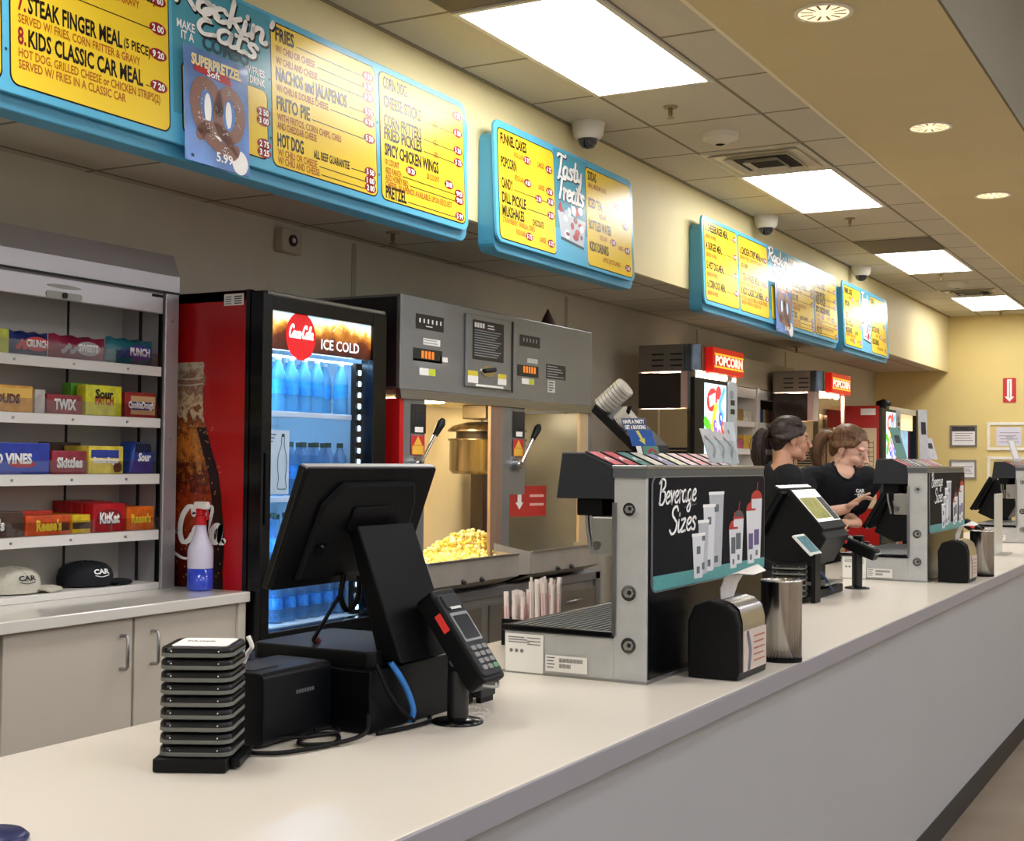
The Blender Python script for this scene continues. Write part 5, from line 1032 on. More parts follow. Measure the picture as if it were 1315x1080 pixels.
# cables
def cable(pts, r, m, lab, grp=None): b = MB(); b.tube(pts, r, m, 8, 8); return tag(b.build('cable'), lab, 'cable', grp)
cable([(-1.47, 2.20, 1.082), (-1.456, 2.215, 1.05), (-1.452, 2.235, 1.02), (-1.446, 2.245, .985), (-1.452, 2.245, .96)], .0065, mat('blue network cable', '#2f78c8', .4), 'bright blue network cable hanging in front of the cash drawer')
cable([(-1.47, 2.15, 1.085), (-1.455, 2.17, 1.03), (-1.445, 2.21, .985), (-1.44, 2.24, .965)], .004, BLACK, 'thin black cable hanging on the near side of the blue cable')
cable([(-1.562, 1.885, .957), (-1.54, 1.885, .956), (-1.50, 1.92, .956), (-1.475, 2.02, .956), (-1.52, 2.09, .956), (-1.555, 2.05, .956), (-1.52, 1.98, .957), (-1.47, 2.02, .957), (-1.46, 2.10, .963), (-1.48, 2.14, .99)], .0045, BLACK, 'black cable looped on the counter in front of the receipt printer')
cable([(-1.556, 1.97, .966), (-1.515, 2.01, .966), (-1.50, 2.07, .966), (-1.535, 2.10, .966), (-1.548, 2.06, .966)], .0035, BLACK, 'thin black cable coil right beside the receipt printer foot')
cable([(-1.46, 2.14, .955), (-1.445, 2.20, .955), (-1.435, 2.28, .956), (-1.46, 2.33, .956)], .0045, BLACK, 'black cable running along the base of the cash drawer')
# navy dome at the corner of the frame
b = MB(); b.lathe((-1.515, 1.285, CT), [(.05, .001), (.052, .006), (.045, .012), (.0001, .014)], mat('navy glossy cover', '#1a2456', .3), 28); tag(b.build('round_lid'), 'navy blue round lid on the counter at the bottom left corner', 'lid')
# ================================================================== other registers
CDSP = mat('customer display olive picture', '#8b8a4c', .3, noise=.4, nscale=30, emit=.35); CDW = mat('customer display white', '#e9ebe6', .3, emit=.6)
def aframe(x, y, lab):
    t = thing('register_terminal', lab, 'register', (x, y, CT), 'dual screen registers'); z = CT
    SH = mat('register charcoal', '#0e1012', .45, noise=.05, spec=.2)
    f = Fr((x-.185, y, z+.175), (0, 1, 0), (.145, 0, .25)); Hm = V3((.145, 0, .25)).length; W = .46
    b = MB(); b.prism(f, rrect(0, W, 0, Hm, .008), -.03, -.006, BLACKG, .003); b.prism(f, rrect(.01, W-.01, .01, Hm-.01, .008), -.006, .012, SH, .006); b.build('screen_panel', t)
    b = MB(); g = Fr((0, y+.06, 0), (1, 0, 0), (0, 0, 1)); b.prism(g, [(x-.16, z+.16), (x-.045, z+.40), (x+.0, z+.40), (x+.125, z+.235), (x+.06, z+.125), (x-.05, z+.11)], -.34, 0, SH, .006); b.build('stand_body', t)
    f = Fr((x-.005, y+.03, z+.425), (0, 1, 0), (.15, 0, -.165)); f = Fr((x+.125, y+.04, z+.265), (0, 1, 0), (-.145, 0, .162)); Hd = V3((.145, 0, .162)).length
    b = MB(); b.prism(f, rrect(0, .35, .01, Hd, .008), -.018, 0, SH, .002); b.flat(f, rect(.012, .338, .045, Hd-.008), .001, CDW); b.flat(f, rect(.02, .24, .06, Hd-.05), .0018, CDSP); b.flat(f, rect(.25, .33, .05, Hd-.05), .0018, mat('customer display dark', '#4a5350', .3)); b.build('customer_display', t)
    b = MB(); b.box(x-.14, x+.10, y+.05, y+.40, z+.002, z+.035, BLACK, .004); b.box(x-.03, x+.05, y+.15, y+.32, z+.03, z+.15, BLACK, .006); b.build('base', t)
    b = MB(); b.box(x-.10, x+.11, y+.10, y+.36, z+.045, z+.055, STEELD); b.tube([(x+.05, y+.1, z+.13), (x+.10, y+.12, z+.08), (x+.11, y+.2, z+.02)], .005, mat('dark blue cable', '#27406e', .4)); b.build('bracket', t)
    return t
A1 = aframe(-1.56, 5.13, 'dual screen register left of the middle beverage dispenser, lit display towards customers')
dup(A1, (-1.60, 7.24, CT), 'dual screen register the worker in front is touching, beyond the middle dispenser')
dup(A1, (-1.64, 10.68, CT), 'dual screen register seen beyond the farthest beverage dispenser')
terminal((-1.445, 5.70, CT), 0, 'card terminal on a pole in front of the dual screen register', 22, .07)
terminal((-1.42, 8.55, CT), 0, 'small far card terminal on a pole beyond the far steel canister', 30)
# small picture card standing by the second register
b = MB(); f = Fr((-1.43, 4.965, CT+.185), (0, 1, 0), (-.10, 0, .10)); b.prism(f, rect(0, .14, 0, .10), -.008, 0, WHITE); b.flat(f, rect(.01, .13, .01, .09), .001, mat('small screen picture', '#5f8a94', .3, noise=.4, nscale=40)); b.box(-1.442, -1.425, 5.0, 5.07, CT, CT+.185, BLACK); tag(b.build('small_display'), 'small tilted picture display on the near side of the dual screen register', 'display')
# pager stack at second station
for k in range(6):
    lab = 'black guest pager in the farther stack, '+('lowest' if k == 0 else 'topmost' if k == 5 else ORD[k]+' from the bottom')
    o = dup(pg, (-1.53, 5.02, CT+.02+k*.0208), lab, 'guest pagers in the farther stack'); o.rotation_euler = (0, 0, .2)
t = thing('pager_charger', 'black charging base under the farther stack of guest pagers', 'charger', (-1.53, 5.02, CT)); b = MB(); b.box(-1.60, -1.46, 4.945, 5.10, CT+.001, CT+.0195, BLACK, .003); b.build('base', t)
# ================================================================== background machines along the back wall
def small_popper(y, x, lab):
    t = thing('popcorn_cabinet', lab, 'popcorn machine', (x-.28, y+.45, 0), 'popcorn cabinets with lit signs'); x0 = x-.42; w = .90
    BZ = mat('bronze popper steel', '#8a8178', .35, .8, noise=.08, nscale=8)
    b = MB(); b.box(x0, x, y, y+w, 2.115, 2.305, BZ, .004)
    for k in range(2):
        for j in range(3): b.box(x0+.10+k*.14, x0+.19+k*.14, y-.003, y, 2.15+j*.04, 2.162+j*.04, DARK)
    b.lathe((x-.03, y+.05, 2.118), [(.07, 0), (.07, .18)], mat('mirror corner steel', '#6d7785', .15, 1, noise=.3, nscale=8), 20); b.build('top_housing', t)
    b = MB(); b.box(x, x+.06, y+.22, y+.88, 2.118, 2.30, mat('lit sign red', '#c4180c', .4, emit=.45), .006); f = FX(x+.06); LY = mat('lit sign yellow', '#ffb92e', .4, emit=.8); LW = mat('lit sign white', '#fff2dc', .4, emit=.8)
    b.flat(f, rect(y+.24, y+.86, 2.245, 2.258), .001, LY); b.flat(f, rect(y+.24, y+.86, 2.155, 2.168), .001, LY); b.text(f, 'POPCORN', y+.55, 2.176, .064, LW, 'C', w=.58, bold=.04); b.build('lit_sign', t)
    b = MB(); b.box(x0, x0+.02, y, y+.9, 1.44, 2.115, mat('pink lit lining', '#f6e4da', .5)); b.box(x0, x, y, y+.9, 1.43, 1.45, STEELD); b.build('lining', t)
    b = MB(); b.box(x0, x-.10, y-.001, y+.004, 1.855, 2.105, mat('brown tinted side glass', '#2c211c', .12)); b.build('side_glass', t)
    b = MB(); b.box(x-.10, x-.05, y-.001, y+.006, 1.86, 2.115, mat('pink lit jamb', '#caa79c', .4)); b.box(x-.05, x, y-.002, y+.03, 1.44, 2.115, STEEL); b.build('corner_post', t)
    b = MB(); b.box(x-.03, x, y+w-.03, y+w, 1.44, 2.115, STEEL); b.build('corner_post', t)
    b = MB(); b.box(x-.012, x-.006, y+.03, y+w-.03, 1.46, 2.11, glass('popper door glass', '#fff4ec', .05)); b.build('door_glass', t)
    b = MB(); b.box(x-.32, x-.05, y+.12, y+.78, 2.098, 2.108, mat('popper lamp', '#fff0dc', .5, emit=42, ecol='#ffe6d4')); 
    for k in range(3): b.sph((x-.015, y+.2+k*.22, 2.10), .03, mat('bulb', '#fff6e8', .4, emit=4, ecol='#ffeacc'), 12, 6)
    b.build('lamp', t)
    b = MB(); b.lathe((x-.2, y+.5, 1.80), [(.0001, 0), (.13, .005), (.14, .12), (.0001, .14)], KM, 20); b.build('kettle', t)
    TB = mat('tan cabinet side', '#b39c74', .45, .2); b = MB(); b.box(x0, x, y, y+w, .0, 1.43, TB); b.box(x0, x, y-.002, y, 1.44, 1.85, TB); b.box(x-.27, x-.255, y-.006, y, 1.56, 1.85, mat('pale jamb', '#d9c8a0', .4))
    for k in range(2): b.box(x0+.06+k*.17, x0+.20+k*.17, y-.005, y-.001, 1.45, 1.58, DARK)
    for k in range(2):
        for j in range(5): b.box(x0+.06+k*.17, x0+.20+k*.17, y-.007, y-.004, 1.46+j*.024, 1.466+j*.024, TB)
    b.build('lower_cabinet', t)
    return t
S1 = small_popper(8.775, -3.36, 'nearer popcorn cabinet with red lit sign, beyond the large popcorn machine')
dup(S1, (-3.60, 11.735+.45, 0), 'farther popcorn cabinet with red lit sign, above the two workers')
def ices(y, lab):
    x = -2.985; t = thing('display_stand', lab, 'display', (x-.05, y+.4, 0), 'slim lit drink displays')
    b = MB(); b.box(x-.05, x-.025, y+.02, y+.60, .0, 1.5, DARK, .004); b.box(x-.05, x-.02, y-.005, y+.60, 1.46, 2.012, BLACK, .004); b.box(x-.25, x+.12, y-.02, y+.66, .0, .04, BLACK, .006); b.build('cabinet', t)
    f = FX(x-.02); b = MB(); LITP = mat('lit drink picture', '#cfe4f4', .3, emit=.7, noise=.2, nscale=12); b.flat(f, rect(y+.16, y+.57, 1.53, 1.985), .002, LITP)
    pr = lambda n, c: mat('lit print '+n, c, .3, emit=.6)
    b.flat(f, ell(y+.30, 1.88, .10, .075, 14, .3), .003, pr('red', '#d23a3f')); b.flat(f, ell(y+.42, 1.93, .05, .045, 12), .0032, pr('red', '#d23a3f')); b.flat(f, [(y+.24, 1.90), (y+.36, 1.93), (y+.36, 1.86), (y+.26, 1.83)], .0035, pr('ice', '#d9e6f2'))
    b.stroke(f, [(y+.37, 1.84), (y+.33, 1.76), (y+.30, 1.68)], .06, pr('yellow', '#f0e23a'), .0036); b.stroke(f, [(y+.18, 1.74), (y+.25, 1.69), (y+.20, 1.60)], .08, pr('green', '#66c433'), .0038)
    b.stroke(f, [(y+.52, 1.95), (y+.44, 1.85), (y+.50, 1.78)], .05, pr('sky', '#66b4e6'), .004)
    for k, (u, v, c) in enumerate(((.46, 1.76, 'navy'), (.36, 1.71, 'violet'), (.44, 1.65, 'pink'), (.33, 1.60, 'navy'), (.50, 1.70, 'red'), (.40, 1.57, 'violet'), (.51, 1.60, 'navy'), (.28, 1.64, 'pink'))):
        cc = {'navy': '#3f62c8', 'violet': '#8a68c4', 'pink': '#e070a4', 'red': '#d23a3f'}[c]; b.flat(f, ell(y+u, v, .035, .05, 12, .4), .0042+k*.0002, pr(c, cc)); b.flat(f, ell(y+u+.004, v+.008, .012, .02, 8, .4), .0062, pr('white', '#f4f8ff'))
    b.build('lit_panel', t)
    b = MB(); GP = mat('pale grey side panel', '#aab2bb', .3, .2); b.prism(FX(x-.06), rrect(y+.605, y+.80, 1.30, 2.02, .06), 0, .04, GP, .004); b.box(x-.06, x-.03, y+.66, y+.74, .04, 1.35, GP); f = FX(x-.02)
    for v in (1.86, 1.80, 1.66, 1.60): b.flat(f, rect(y+.66, y+.74, v, v+.035), .002, DARK)
    b.flat(f, ell(y+.68, 1.93, .04, .03, 14), .002, mat('grey blue print', '#6f7f90', .4)); b.build('side_panel', t)
    b = MB(); b.box(x-.03, x-.012, y+.08, y+.55, 1.12, 1.44, mat('grey speaker grille', '#5f6266', .5)); b.build('lower_panel', t)
    return t
I1 = ices(7.86, 'nearer slim black display with a bright fruit drink picture, behind the sizes sign')
dup(I1, (-3.07, 12.92+.4, 0), 'farther slim black display with a bright drink picture, before the far red cooler')
# second candy case
t = thing('candy_case', 'far white wall case of candy between the two popcorn cabinets', 'display case', (-3.87, 11.6, 0))
WHC = mat('white case enamel', '#d8d4cc', .4, noise=.02)
b = MB(); b.box(-3.985, -3.975, 10.2, 12.6, .95, 2.38, CIN); b.box(-3.98, -3.80, 10.2, 12.6, 2.135, 2.385, mat('tan case header', '#b5a98e', .5)); b.box(-3.985, -3.80, 10.2, 12.6, .1, .96, WHC); b.build('carcass', t)
for ya, yb in ((10.2, 10.28), (11.455, 11.535), (12.54, 12.6)): b = MB(); b.box(-3.985, -3.79, ya, yb, .96, 2.14, WHC, .004); b.build('post', t)
for ya, yb in ((10.285, 11.45), (11.54, 12.535)):
    b = MB(); b.box(-3.82, -3.80, ya, yb, 2.04, 2.13, mat('pale shutter bar', '#cdc9c0', .4), .003); b.cyl((-3.80, (ya+yb)/2, 2.085), (-3.794, (ya+yb)/2, 2.085), .025, DARK, seg=12); b.build('roll_shutter', t)
    for z in (1.84, 1.60, 1.36): b = MB(); b.box(-3.97, -3.81, ya, yb, z-.05, z, SHW, .003); b.build('shelf', t)
rnd = random.Random(21); cl = ['#b9a878', '#a98a4a', '#8c2a38', '#b8566a', '#d8cfc0', '#3a4a88', '#c4a23a', '#7a5a3a']
plc = ['at the left end', 'second from the left', 'in the middle', 'fourth from the left', 'at the right end']
for s_i, (z, nm) in enumerate(((1.84, 'top'), (1.60, 'middle'))):
    for d_i, (ya, yb, dn) in enumerate(((10.3, 11.43, 'left bay'), (11.56, 12.5, 'right bay'))):
        for k in range(5):
            a = ya+(yb-ya)/5*k; c = cl[(k*3+s_i*2+d_i*5) % 8]; box_candy('candy_box', a+.01, a+(yb-ya)/5-.01, z, .08+.05*rnd.random(), .1, c, 'candy box '+plc[k]+', '+nm+' shelf, '+dn+' of far case', x=-3.83)
# far red cooler
t = thing('drink_cooler', 'far red drink cooler by the yellow end wall', 'cooler', (-3.67, 14.9, 0))
b = MB(); b.box(-3.985, -3.42, 14.42, 14.46, .1, 2.10, RED); b.box(-3.985, -3.42, 15.96, 16.0, .1, 2.10, RED); b.box(-3.985, -3.95, 14.46, 15.96, .1, 2.1, RED); b.box(-3.985, -3.42, 14.46, 15.96, 2.06, 2.10, RED); b.box(-3.985, -3.42, 14.46, 15.96, .1, .7, RED)
b.box(-3.95, -3.945, 14.46, 15.96, .7, 2.06, LINER); b.build('cabinet', t)
b = MB(); b.box(-3.42, -3.35, 14.42, 14.56, .7, 2.10, BLACK); b.box(-3.42, -3.35, 15.90, 16.0, .7, 2.10, BLACK); b.box(-3.42, -3.35, 14.56, 15.90, 2.04, 2.10, mat('grey cooler top', '#b8b0a0', .4)); b.build('door_frame', t)
b = MB(); b.box(-3.40, -3.39, 14.56, 15.90, 1.86, 2.04, mat('lit pale cola header', '#e9d9a8', .4, emit=.7)); b.build('lit_header', t)
b = MB(); b.box(-3.47, -3.44, 14.57, 15.89, .75, 1.86, mat('far cooler blue glow', '#9fc8ea', .4, emit=.55, noise=.3, nscale=14)); b.build('interior_glow', t)  # glowing blue slab stands in for the lit shelves behind the door
b = MB(); b.flat(FY(14.4185), rect(-3.62, -3.46, 2.0, 2.07), .001, PAPER); b.build('info_sticker', t)
b = MB(); b.lathe((-3.42, 14.6, 2.10), [(.08, 0), (.08, .05), (.0001, .08)], BLACK, 16); tag(b.build('black_lid'), 'black domed object on top of the far red cooler', 'lid')
# cream notice board covering lower side of the far cooler
b = MB(); b.prism(FY(14.415), rect(-3.98, -3.45, 1.0, 1.86), 0, .006, mat('cream panel sheet', '#d9c6a4', .6)); 
for k in range(9): b.flat(FY(14.409), rect(-3.62, -3.48, 1.30+k*.05, 1.305+k*.05), .001, DARK)
for k in range(4): b.flat(FY(14.409), rect(-3.62+k*.045, -3.615+k*.045, 1.28, 1.72), .0015, DARK)
tag(b.build('grid_panel'), 'cream panel with a dark wire grid against the side of the far red cooler', 'panel')
# ------------------------------------------------------------------ end wall
FW = FYW-.002
f = FY(FW); b = MB(); b.prism(f, rrect(-2.492, -2.345, 2.21, 2.50, .015), 0, .006, mat('sign red vinyl', '#c22a30', .5)); b.prism(f, [(-2.445, 2.485), (-2.392, 2.485), (-2.392, 2.28), (-2.365, 2.28), (-2.4185, 2.222), (-2.472, 2.28), (-2.445, 2.28)], .006, .007, PAPER)
for k in range(9): b.flat(f, rect(-2.423, -2.414, 2.27+k*.022, 2.285+k*.022), .0075, INK)
tag(b.build('extinguisher_sign'), 'red sign with a white downward arrow high on the yellow end wall', 'sign')
def frame(u0, u1, v0, v1, col, lab, mode):
    t = thing('framed_certificate', lab, 'picture frame', ((u0+u1)/2, FW, v0)); w = .032 if mode == 'wide' else .02
    m = mat('frame '+col, col, .4, noise=.05)
    b = MB(); b.prism(f, rect(u0, u1, v0, v0+w), 0, .02, m); b.prism(f, rect(u0, u1, v1-w, v1), 0, .02, m); b.prism(f, rect(u0, u0+w, v0+w, v1-w), 0, .02, m); b.prism(f, rect(u1-w, u1, v0+w, v1-w), 0, .02, m); b.build('frame', t)
    b = MB(); W, Hh = u1-u0, v1-v0
    b.flat(f, rect(u0+w, u1-w, v0+w, v1-w), .006, _M['yellow far wall paint'] if mode == 'wide' else PAPER)
    if mode == 'wide': b.flat(f, rect(u0+W*.22, u1-W*.18, v0+Hh*.15, v1-Hh*.18), .009, mat('pale lilac paper', '#dcd9e6', .6)); a, c = u0+W*.28, u1-W*.24
    else: a, c = u0+W*.15, u1-W*.15
    if mode == 'dark': b.flat(f, rect(u0+w, u1-w, v1-Hh*.28, v1-w), .008, mat('dark header print', '#3a3436', .5, noise=.5, nscale=60))
    for k in range(4): b.flat(f, rect(a+.01*(k % 2), c-.015*(k % 3), v0+Hh*(.28+.11*k), v0+Hh*(.28+.11*k)+.008), .010, mat('print rose grey', '#a88c94', .6))
    b.build('certificate', t)
frame(-3.09, -2.785, 1.69, 1.945, '#6f665e', 'certificate with a dark header in a thin frame, upper left on the end wall', 'dark')
frame(-3.095, -2.79, 1.31, 1.535, '#8d857c', 'plain certificate in a thin grey frame, lower left on the end wall', 'plain')
frame(-2.668, -2.20, 1.652, 1.98, '#efe9df', 'wide white frame with a small pale paper, upper right on the end wall', 'wide')
frame(-2.668, -2.20, 1.25, 1.575, '#f0ebe2', 'wide white frame below the other white frame on the end wall', 'wide')
# ================================================================== the two workers
def skin_mat(name, col, red):
    m = mat(name, col, .5, noise=.06, nscale=25); b = m.node_tree.nodes['Principled BSDF']
    b.inputs['Subsurface Weight'].default_value = .15; b.inputs['Subsurface Radius'].default_value = (.02, .008, .005); b.inputs['Subsurface Scale'].default_value = .5
    return m
def remesh(mb, name, vox, smooth, m, parent=None, loc=None, pick=None, mats=(), extra=None, cut=None):
    me = bpy.data.meshes.new(name+'_src'); me.from_pydata([tuple(v) for v in mb.v], [], mb.f); me.update()
    o = bpy.data.objects.new(name+'_src', me); COL.objects.link(o)
    r = o.modifiers.new('r', 'REMESH'); r.mode = 'VOXEL'; r.voxel_size = vox
    s_ = o.modifiers.new('s', 'SMOOTH'); s_.factor = .5; s_.iterations = smooth
    dg = bpy.context.evaluated_depsgraph_get(); ne = bpy.data.meshes.new_from_object(o.evaluated_get(dg))
    bpy.data.objects.remove(o); bpy.data.meshes.remove(me)
    O = ORG[parent.name_full] if parent is not None else V3(loc)
    ne.name = name
    if cut:
        bm = bmesh.new(); bm.from_mesh(ne); bmesh.ops.delete(bm, geom=[f for f in bm.faces if cut(f.calc_center_median())], context='FACES'); bm.to_mesh(ne); bm.free()
    if extra is not None:
        bm = bmesh.new(); bm.from_mesh(ne); tm = bpy.data.meshes.new('x'); tm.from_pydata([tuple(v) for v in extra.v], [], extra.f); bm.from_mesh(tm); bm.to_mesh(ne); bm.free(); bpy.data.meshes.remove(tm)
    if pick:
        idx = [pick(p.center) for p in ne.polygons]
    ne.transform(Matrix.Translation(-O))
    ne.materials.clear(); ne.materials.append(m)
    for x in mats: ne.materials.append(x)
    if pick: ne.polygons.foreach_set('material_index', idx)
    ne.polygons.foreach_set('use_smooth', [True]*len(ne.polygons)); ne.update()
    ob = bpy.data.objects.new(name, ne); COL.objects.link(ob)
    if parent is not None: ob.parent = parent
    else: ob.location = O
    ORG[ob.name_full] = O
    return ob
def limb(b, pts, n=5):
    """tapered chain: pts = [(pos, radius), ...], smooth and closed with rounded ends"""
    P_ = [V3(p) for p, r in pts]; R_ = [r for p, r in pts]
    c = catmull(P_, n) if len(P_) > 2 else [P_[0].lerp(P_[1], k/n) for k in range(n+1)]
    N = len(c); rr = []
    for i in range(N):
        t = i/(N-1)*(len(R_)-1); k = min(int(t), len(R_)-2); rr.append(R_[k]+(R_[k+1]-R_[k])*(t-k))
    b.tube(c, rr, BLACK, 12, raw=True); b.sph(c[0], rr[0], BLACK, 12, 8); b.sph(c[-1], rr[-1], BLACK, 12, 8)
def slab_limb(b, pts, side, flat=.62, n=5):
    """torso-like chain with elliptical section: pts=[(pos, half width, half depth)], side = width direction"""
    P_ = [V3(p[0]) for p in pts]; c = catmull(P_, n); N = len(c); seg = 20; vs_ = []; S = V3(side).normalized()
    for i, p in enumerate(c):
        t = i/(N-1)*(len(pts)-1); k = min(int(t), len(pts)-2); w = pts[k][1]+(pts[k+1][1]-pts[k][1])*(t-k); d = pts[k][2]+(pts[k+1][2]-pts[k][2])*(t-k)
        ax = (c[min(i+1, N-1)]-c[max(i-1, 0)]).normalized(); s_ = (S-ax*S.dot(ax)).normalized(); f_ = ax.cross(s_)
        for q in range(seg): a = 2*math.pi*q/seg; vs_.append(p+s_*(w*math.cos(a))+f_*(d*math.sin(a)))
    fs = [(i*seg+q, i*seg+(q+1) % seg, (i+1)*seg+(q+1) % seg, (i+1)*seg+q) for i in range(N-1) for q in range(seg)]
    b.add(vs_, fs+[tuple(range(seg))[::-1], tuple(range((N-1)*seg, N*seg))], BLACK, True)
def hand(b, wrist, d, up, curl, side, spread=.0, point=False):
    """palm and five fingers: d = direction of the hand, up = back of hand, side=+1 thumb towards d x up"""
    d = V3(d).normalized(); up = V3(up); up = (up-d*up.dot(d)).normalized(); s_ = d.cross(up)*side; w = V3(wrist)
    slab_limb(b, [(w-d*.01, .026, .02), (w+d*.03, .036, .017), (w+d*.07, .041, .015), (w+d*.088, .038, .013)], s_)
    for k, (off, L, r) in enumerate(((.030, .070, .0092), (.010, .079, .0094), (-.010, .073, .0090), (-.029, .058, .0080))):
        cu = curl if not (point and k == 0) else curl*.25
        p = w+d*.082+s_*off; dd = (d+s_*(off*spread)).normalized(); pts = [(p-dd*.02, r*1.1), (p, r*1.08)]; a = 0
        for j, fr_ in enumerate((.45, .3, .25)):
            a += cu*(1.0 if j else .75); v = dd*math.cos(a)-up*math.sin(a); p = p+v*(L*fr_); pts.append((p, r*(1-.08*(j+1))))
        limb(b, pts, 4)
    p = w+d*.022+s_*.030; v = (d*.6+s_*.75-up*.25).normalized(); v2 = (d*.9+s_*.25-up*.45).normalized()
    limb(b, [(w+d*.015+s_*.012, .014), (p, .013), (p+v*.032, .0108), (p+v*.032+v2*.028, .0092)], 4)
def head(b, M, cheek=1.0):
    e = lambda c, r, s=(1, 1, 1): [b.add([M@(V3(c)+V3((v.x*s[0], v.y*s[1], v.z*s[2]))*r) for v in SPH[0]], SPH[1], BLACK, True)]
    e((-.012, 0, .030), 1, (.094, .074, .086)); e((.028, 0, -.040), 1, (.058, .054*cheek, .066)); e((.02, 0, .0), 1, (.066, .066, .06))
    e((.064, 0, -.094), 1, (.022, .026, .019)); e((.035, 0, -.078), 1, (.044, .044*cheek, .028))
    for s_ in (1, -1):
        e((.050, .034*s_, -.036), 1, (.030, .024*cheek, .026)); e((.070, .026*s_, .024), 1, (.016, .026, .010)); e((-.010, .078*s_, -.010), 1, (.016, .007, .028)); e((-.008, .083*s_, .006), 1, (.014, .006, .015)); e((.014, .052*cheek*s_, -.070), 1, (.030, .018, .026))
        e((.100, .010*s_, -.034), 1, (.010, .008, .007))
    for k in range(8): t = k/7; e((.080+.030*t, 0, .010-.040*t), 1, (.010+.001*t, .0075+.003*t, .009))
    e((.109, 0, -.031), 1, (.0095, .010, .009))
    e((.083, 0, -.0585), 1, (.012, .021, .0062)); e((.081, 0, -.0690), 1, (.012, .019, .0068)); e((.076, 0, -.050), 1, (.012, .02, .010))
    limb(b, [(M@V3((-.028, 0, -.02)), .052), (M@V3((-.030, 0, -.07)), .050), (M@V3((-.032, 0, -.10)), .049)], 4)
_bm = bmesh.new(); bmesh.ops.create_uvsphere(_bm, u_segments=16, v_segments=10, radius=1); _bm.verts.index_update()
SPH = ([v.co.copy() for v in _bm.verts], [[v.index for v in f.verts] for f in _bm.faces]); _bm.free()
def hair_mat(name, col):
    return mat(name, col, .5, noise=.55, nscale=70, stretch=(1, 1, .12), bump=.35)
def person(lab, J, hm, skin, hairm, hands, cheek=1.0, ponytail=None, lipc='#a8605a', clip=None):
    """J: joints in world space"""
    base = V3((J['hip'].x, J['hip'].y, 0)); t = thing('person', lab, 'person', base)
    side = (J['lsh']-J['rsh']).normalized(); fw_ = V3((side.y, -side.x, 0)).normalized(); up = V3((0, 0, 1))
    b = MB(); head(b, hm, cheek)
    nk = J['neck']; hb = hm@V3((-.031, 0, -.07)); limb(b, [(hb, .050), (hb.lerp(nk, .5), .050), (nk-up*.03, .062)], 5)
    mid = (J['lsh']+J['rsh'])/2; hip = J['hip']; ch = mid.lerp(hip, .32); wa = mid.lerp(hip, .68)
    tor = [(nk-up*.01, .07, .06), (mid-up*.005, .155, .080), (ch, .150, .105), (wa, .130, .095), (hip, .165, .115), (hip-up*.10, .165, .115)]
    slab_limb(b, tor, side)
    for s_, sh, el, wr in ((1, 'lsh', 'lel', 'lwr'), (-1, 'rsh', 'rel', 'rwr')):
        limb(b, [(mid.lerp(J[sh], .6), .06), (J[sh], .055), (J[sh].lerp(J[el], .5), .045), (J[el], .038)], 5)
        limb(b, [(J[el], .038), (J[el].lerp(J[wr], .35), .039), (J[wr], .027)], 5)
        d, hu, cu, th, pt = hands[0 if s_ == 1 else 1]; hand(b, J[wr], d, hu, cu, th, 3, pt)
        hj = hip-up*.08+side*(.085*s_); kn = V3((hj.x, hj.y, .48))+fw_*.02; an = V3((hj.x, hj.y, .08))-fw_*.01
        limb(b, [(hj, .085), (hj.lerp(kn, .5), .075), (kn, .055), (kn.lerp(an, .35), .055), (an, .036), (an-up*.05, .036)], 5); limb(b, [(an-up*.045, .034), (an-up*.05+fw_*.15, .028)], 3)
    hi = hm.inverted()
    def pick(c):
        q = hi@c
        return 1 if (q.x > .074 and abs(q.y) < .021 and -.0765 < q.z < -.054 and q.x < .1) else 0
    body = remesh(b, 'body', .0042, 5, skin, t, pick=pick, mats=[mat('lips '+lipc, lipc, .4)])
    # clothes
    SHIRT = mat('navy black t-shirt', '#090c15', .9, noise=.1, nscale=60, bump=.06); TR = mat('black work trousers', '#15161a', .85, noise=.1)
    b = MB(); tor2 = [(nk-up*.028, .078, .068), (mid-up*.002, .168, .094), (ch, .166, .121), (wa, .152, .114), (hip+up*.02, .180, .130), (hip-up*.05, .184, .134)]
    slab_limb(b, tor2, side)
    for sh, el in (('lsh', 'lel'), ('rsh', 'rel')):
        k = .62; limb(b, [(mid.lerp(J[sh], .5)-up*.005, .072), (J[sh]-up*.003, .068), (J[sh].lerp(J[el], .35), .062), (J[sh].lerp(J[el], k), .064)], 5)
    rnd = random.Random(len(lab))
    for k in range(7):   # soft folds
        a = ch.lerp(wa, k/6)+side*rnd.uniform(-.12, .12)+fw_*.105; limb(b, [(a, .007), (a-side*.05*rnd.choice((-1, 1))-up*.03, .009), (a-side*.10*rnd.choice((-1, 1))-up*.05, .006)], 4)
    NC = nk+fw_*.052-up*.016; sh_ = remesh(b, 't_shirt', .006, 4, SHIRT, t, cut=lambda q: (q-NC).length < .079)
    bm = bmesh.new(); bm.from_mesh(sh_.data); be = [e for e in bm.edges if e.is_boundary]; nb = {}
    for e in be:
        for v in e.verts: nb.setdefault(v, []).append(e.other_vert(v))
    best = []; seen = set()
    for v in nb:
        if v in seen: continue
        lp = [v]; seen.add(v)
        while True:
            nx = [w for w in nb[lp[-1]] if w not in seen]
            if not nx: break
            lp.append(nx[0]); seen.add(nx[0])
        if len(lp) > len(best): best = lp
    ring = [v.co+ORG[sh_.name_full] for v in best]; bm.free(); n_ = len(ring)
    for _ in range(6): ring = [(ring[i-1]+ring[i]*2+ring[(i+1) % n_])/4 for i in range(n_)]
    ring = ring[::3]+[ring[0]]
    b = MB(); c = nk-up*.022
    b.tube(ring, .007, SHIRT, 8, raw=True); b.build('collar', sh_)
    b = MB()
    slab_limb(b, [(hip+up*.03, .172, .122), (hip-up*.05, .176, .128), (hip-up*.14, .172, .124)], side)
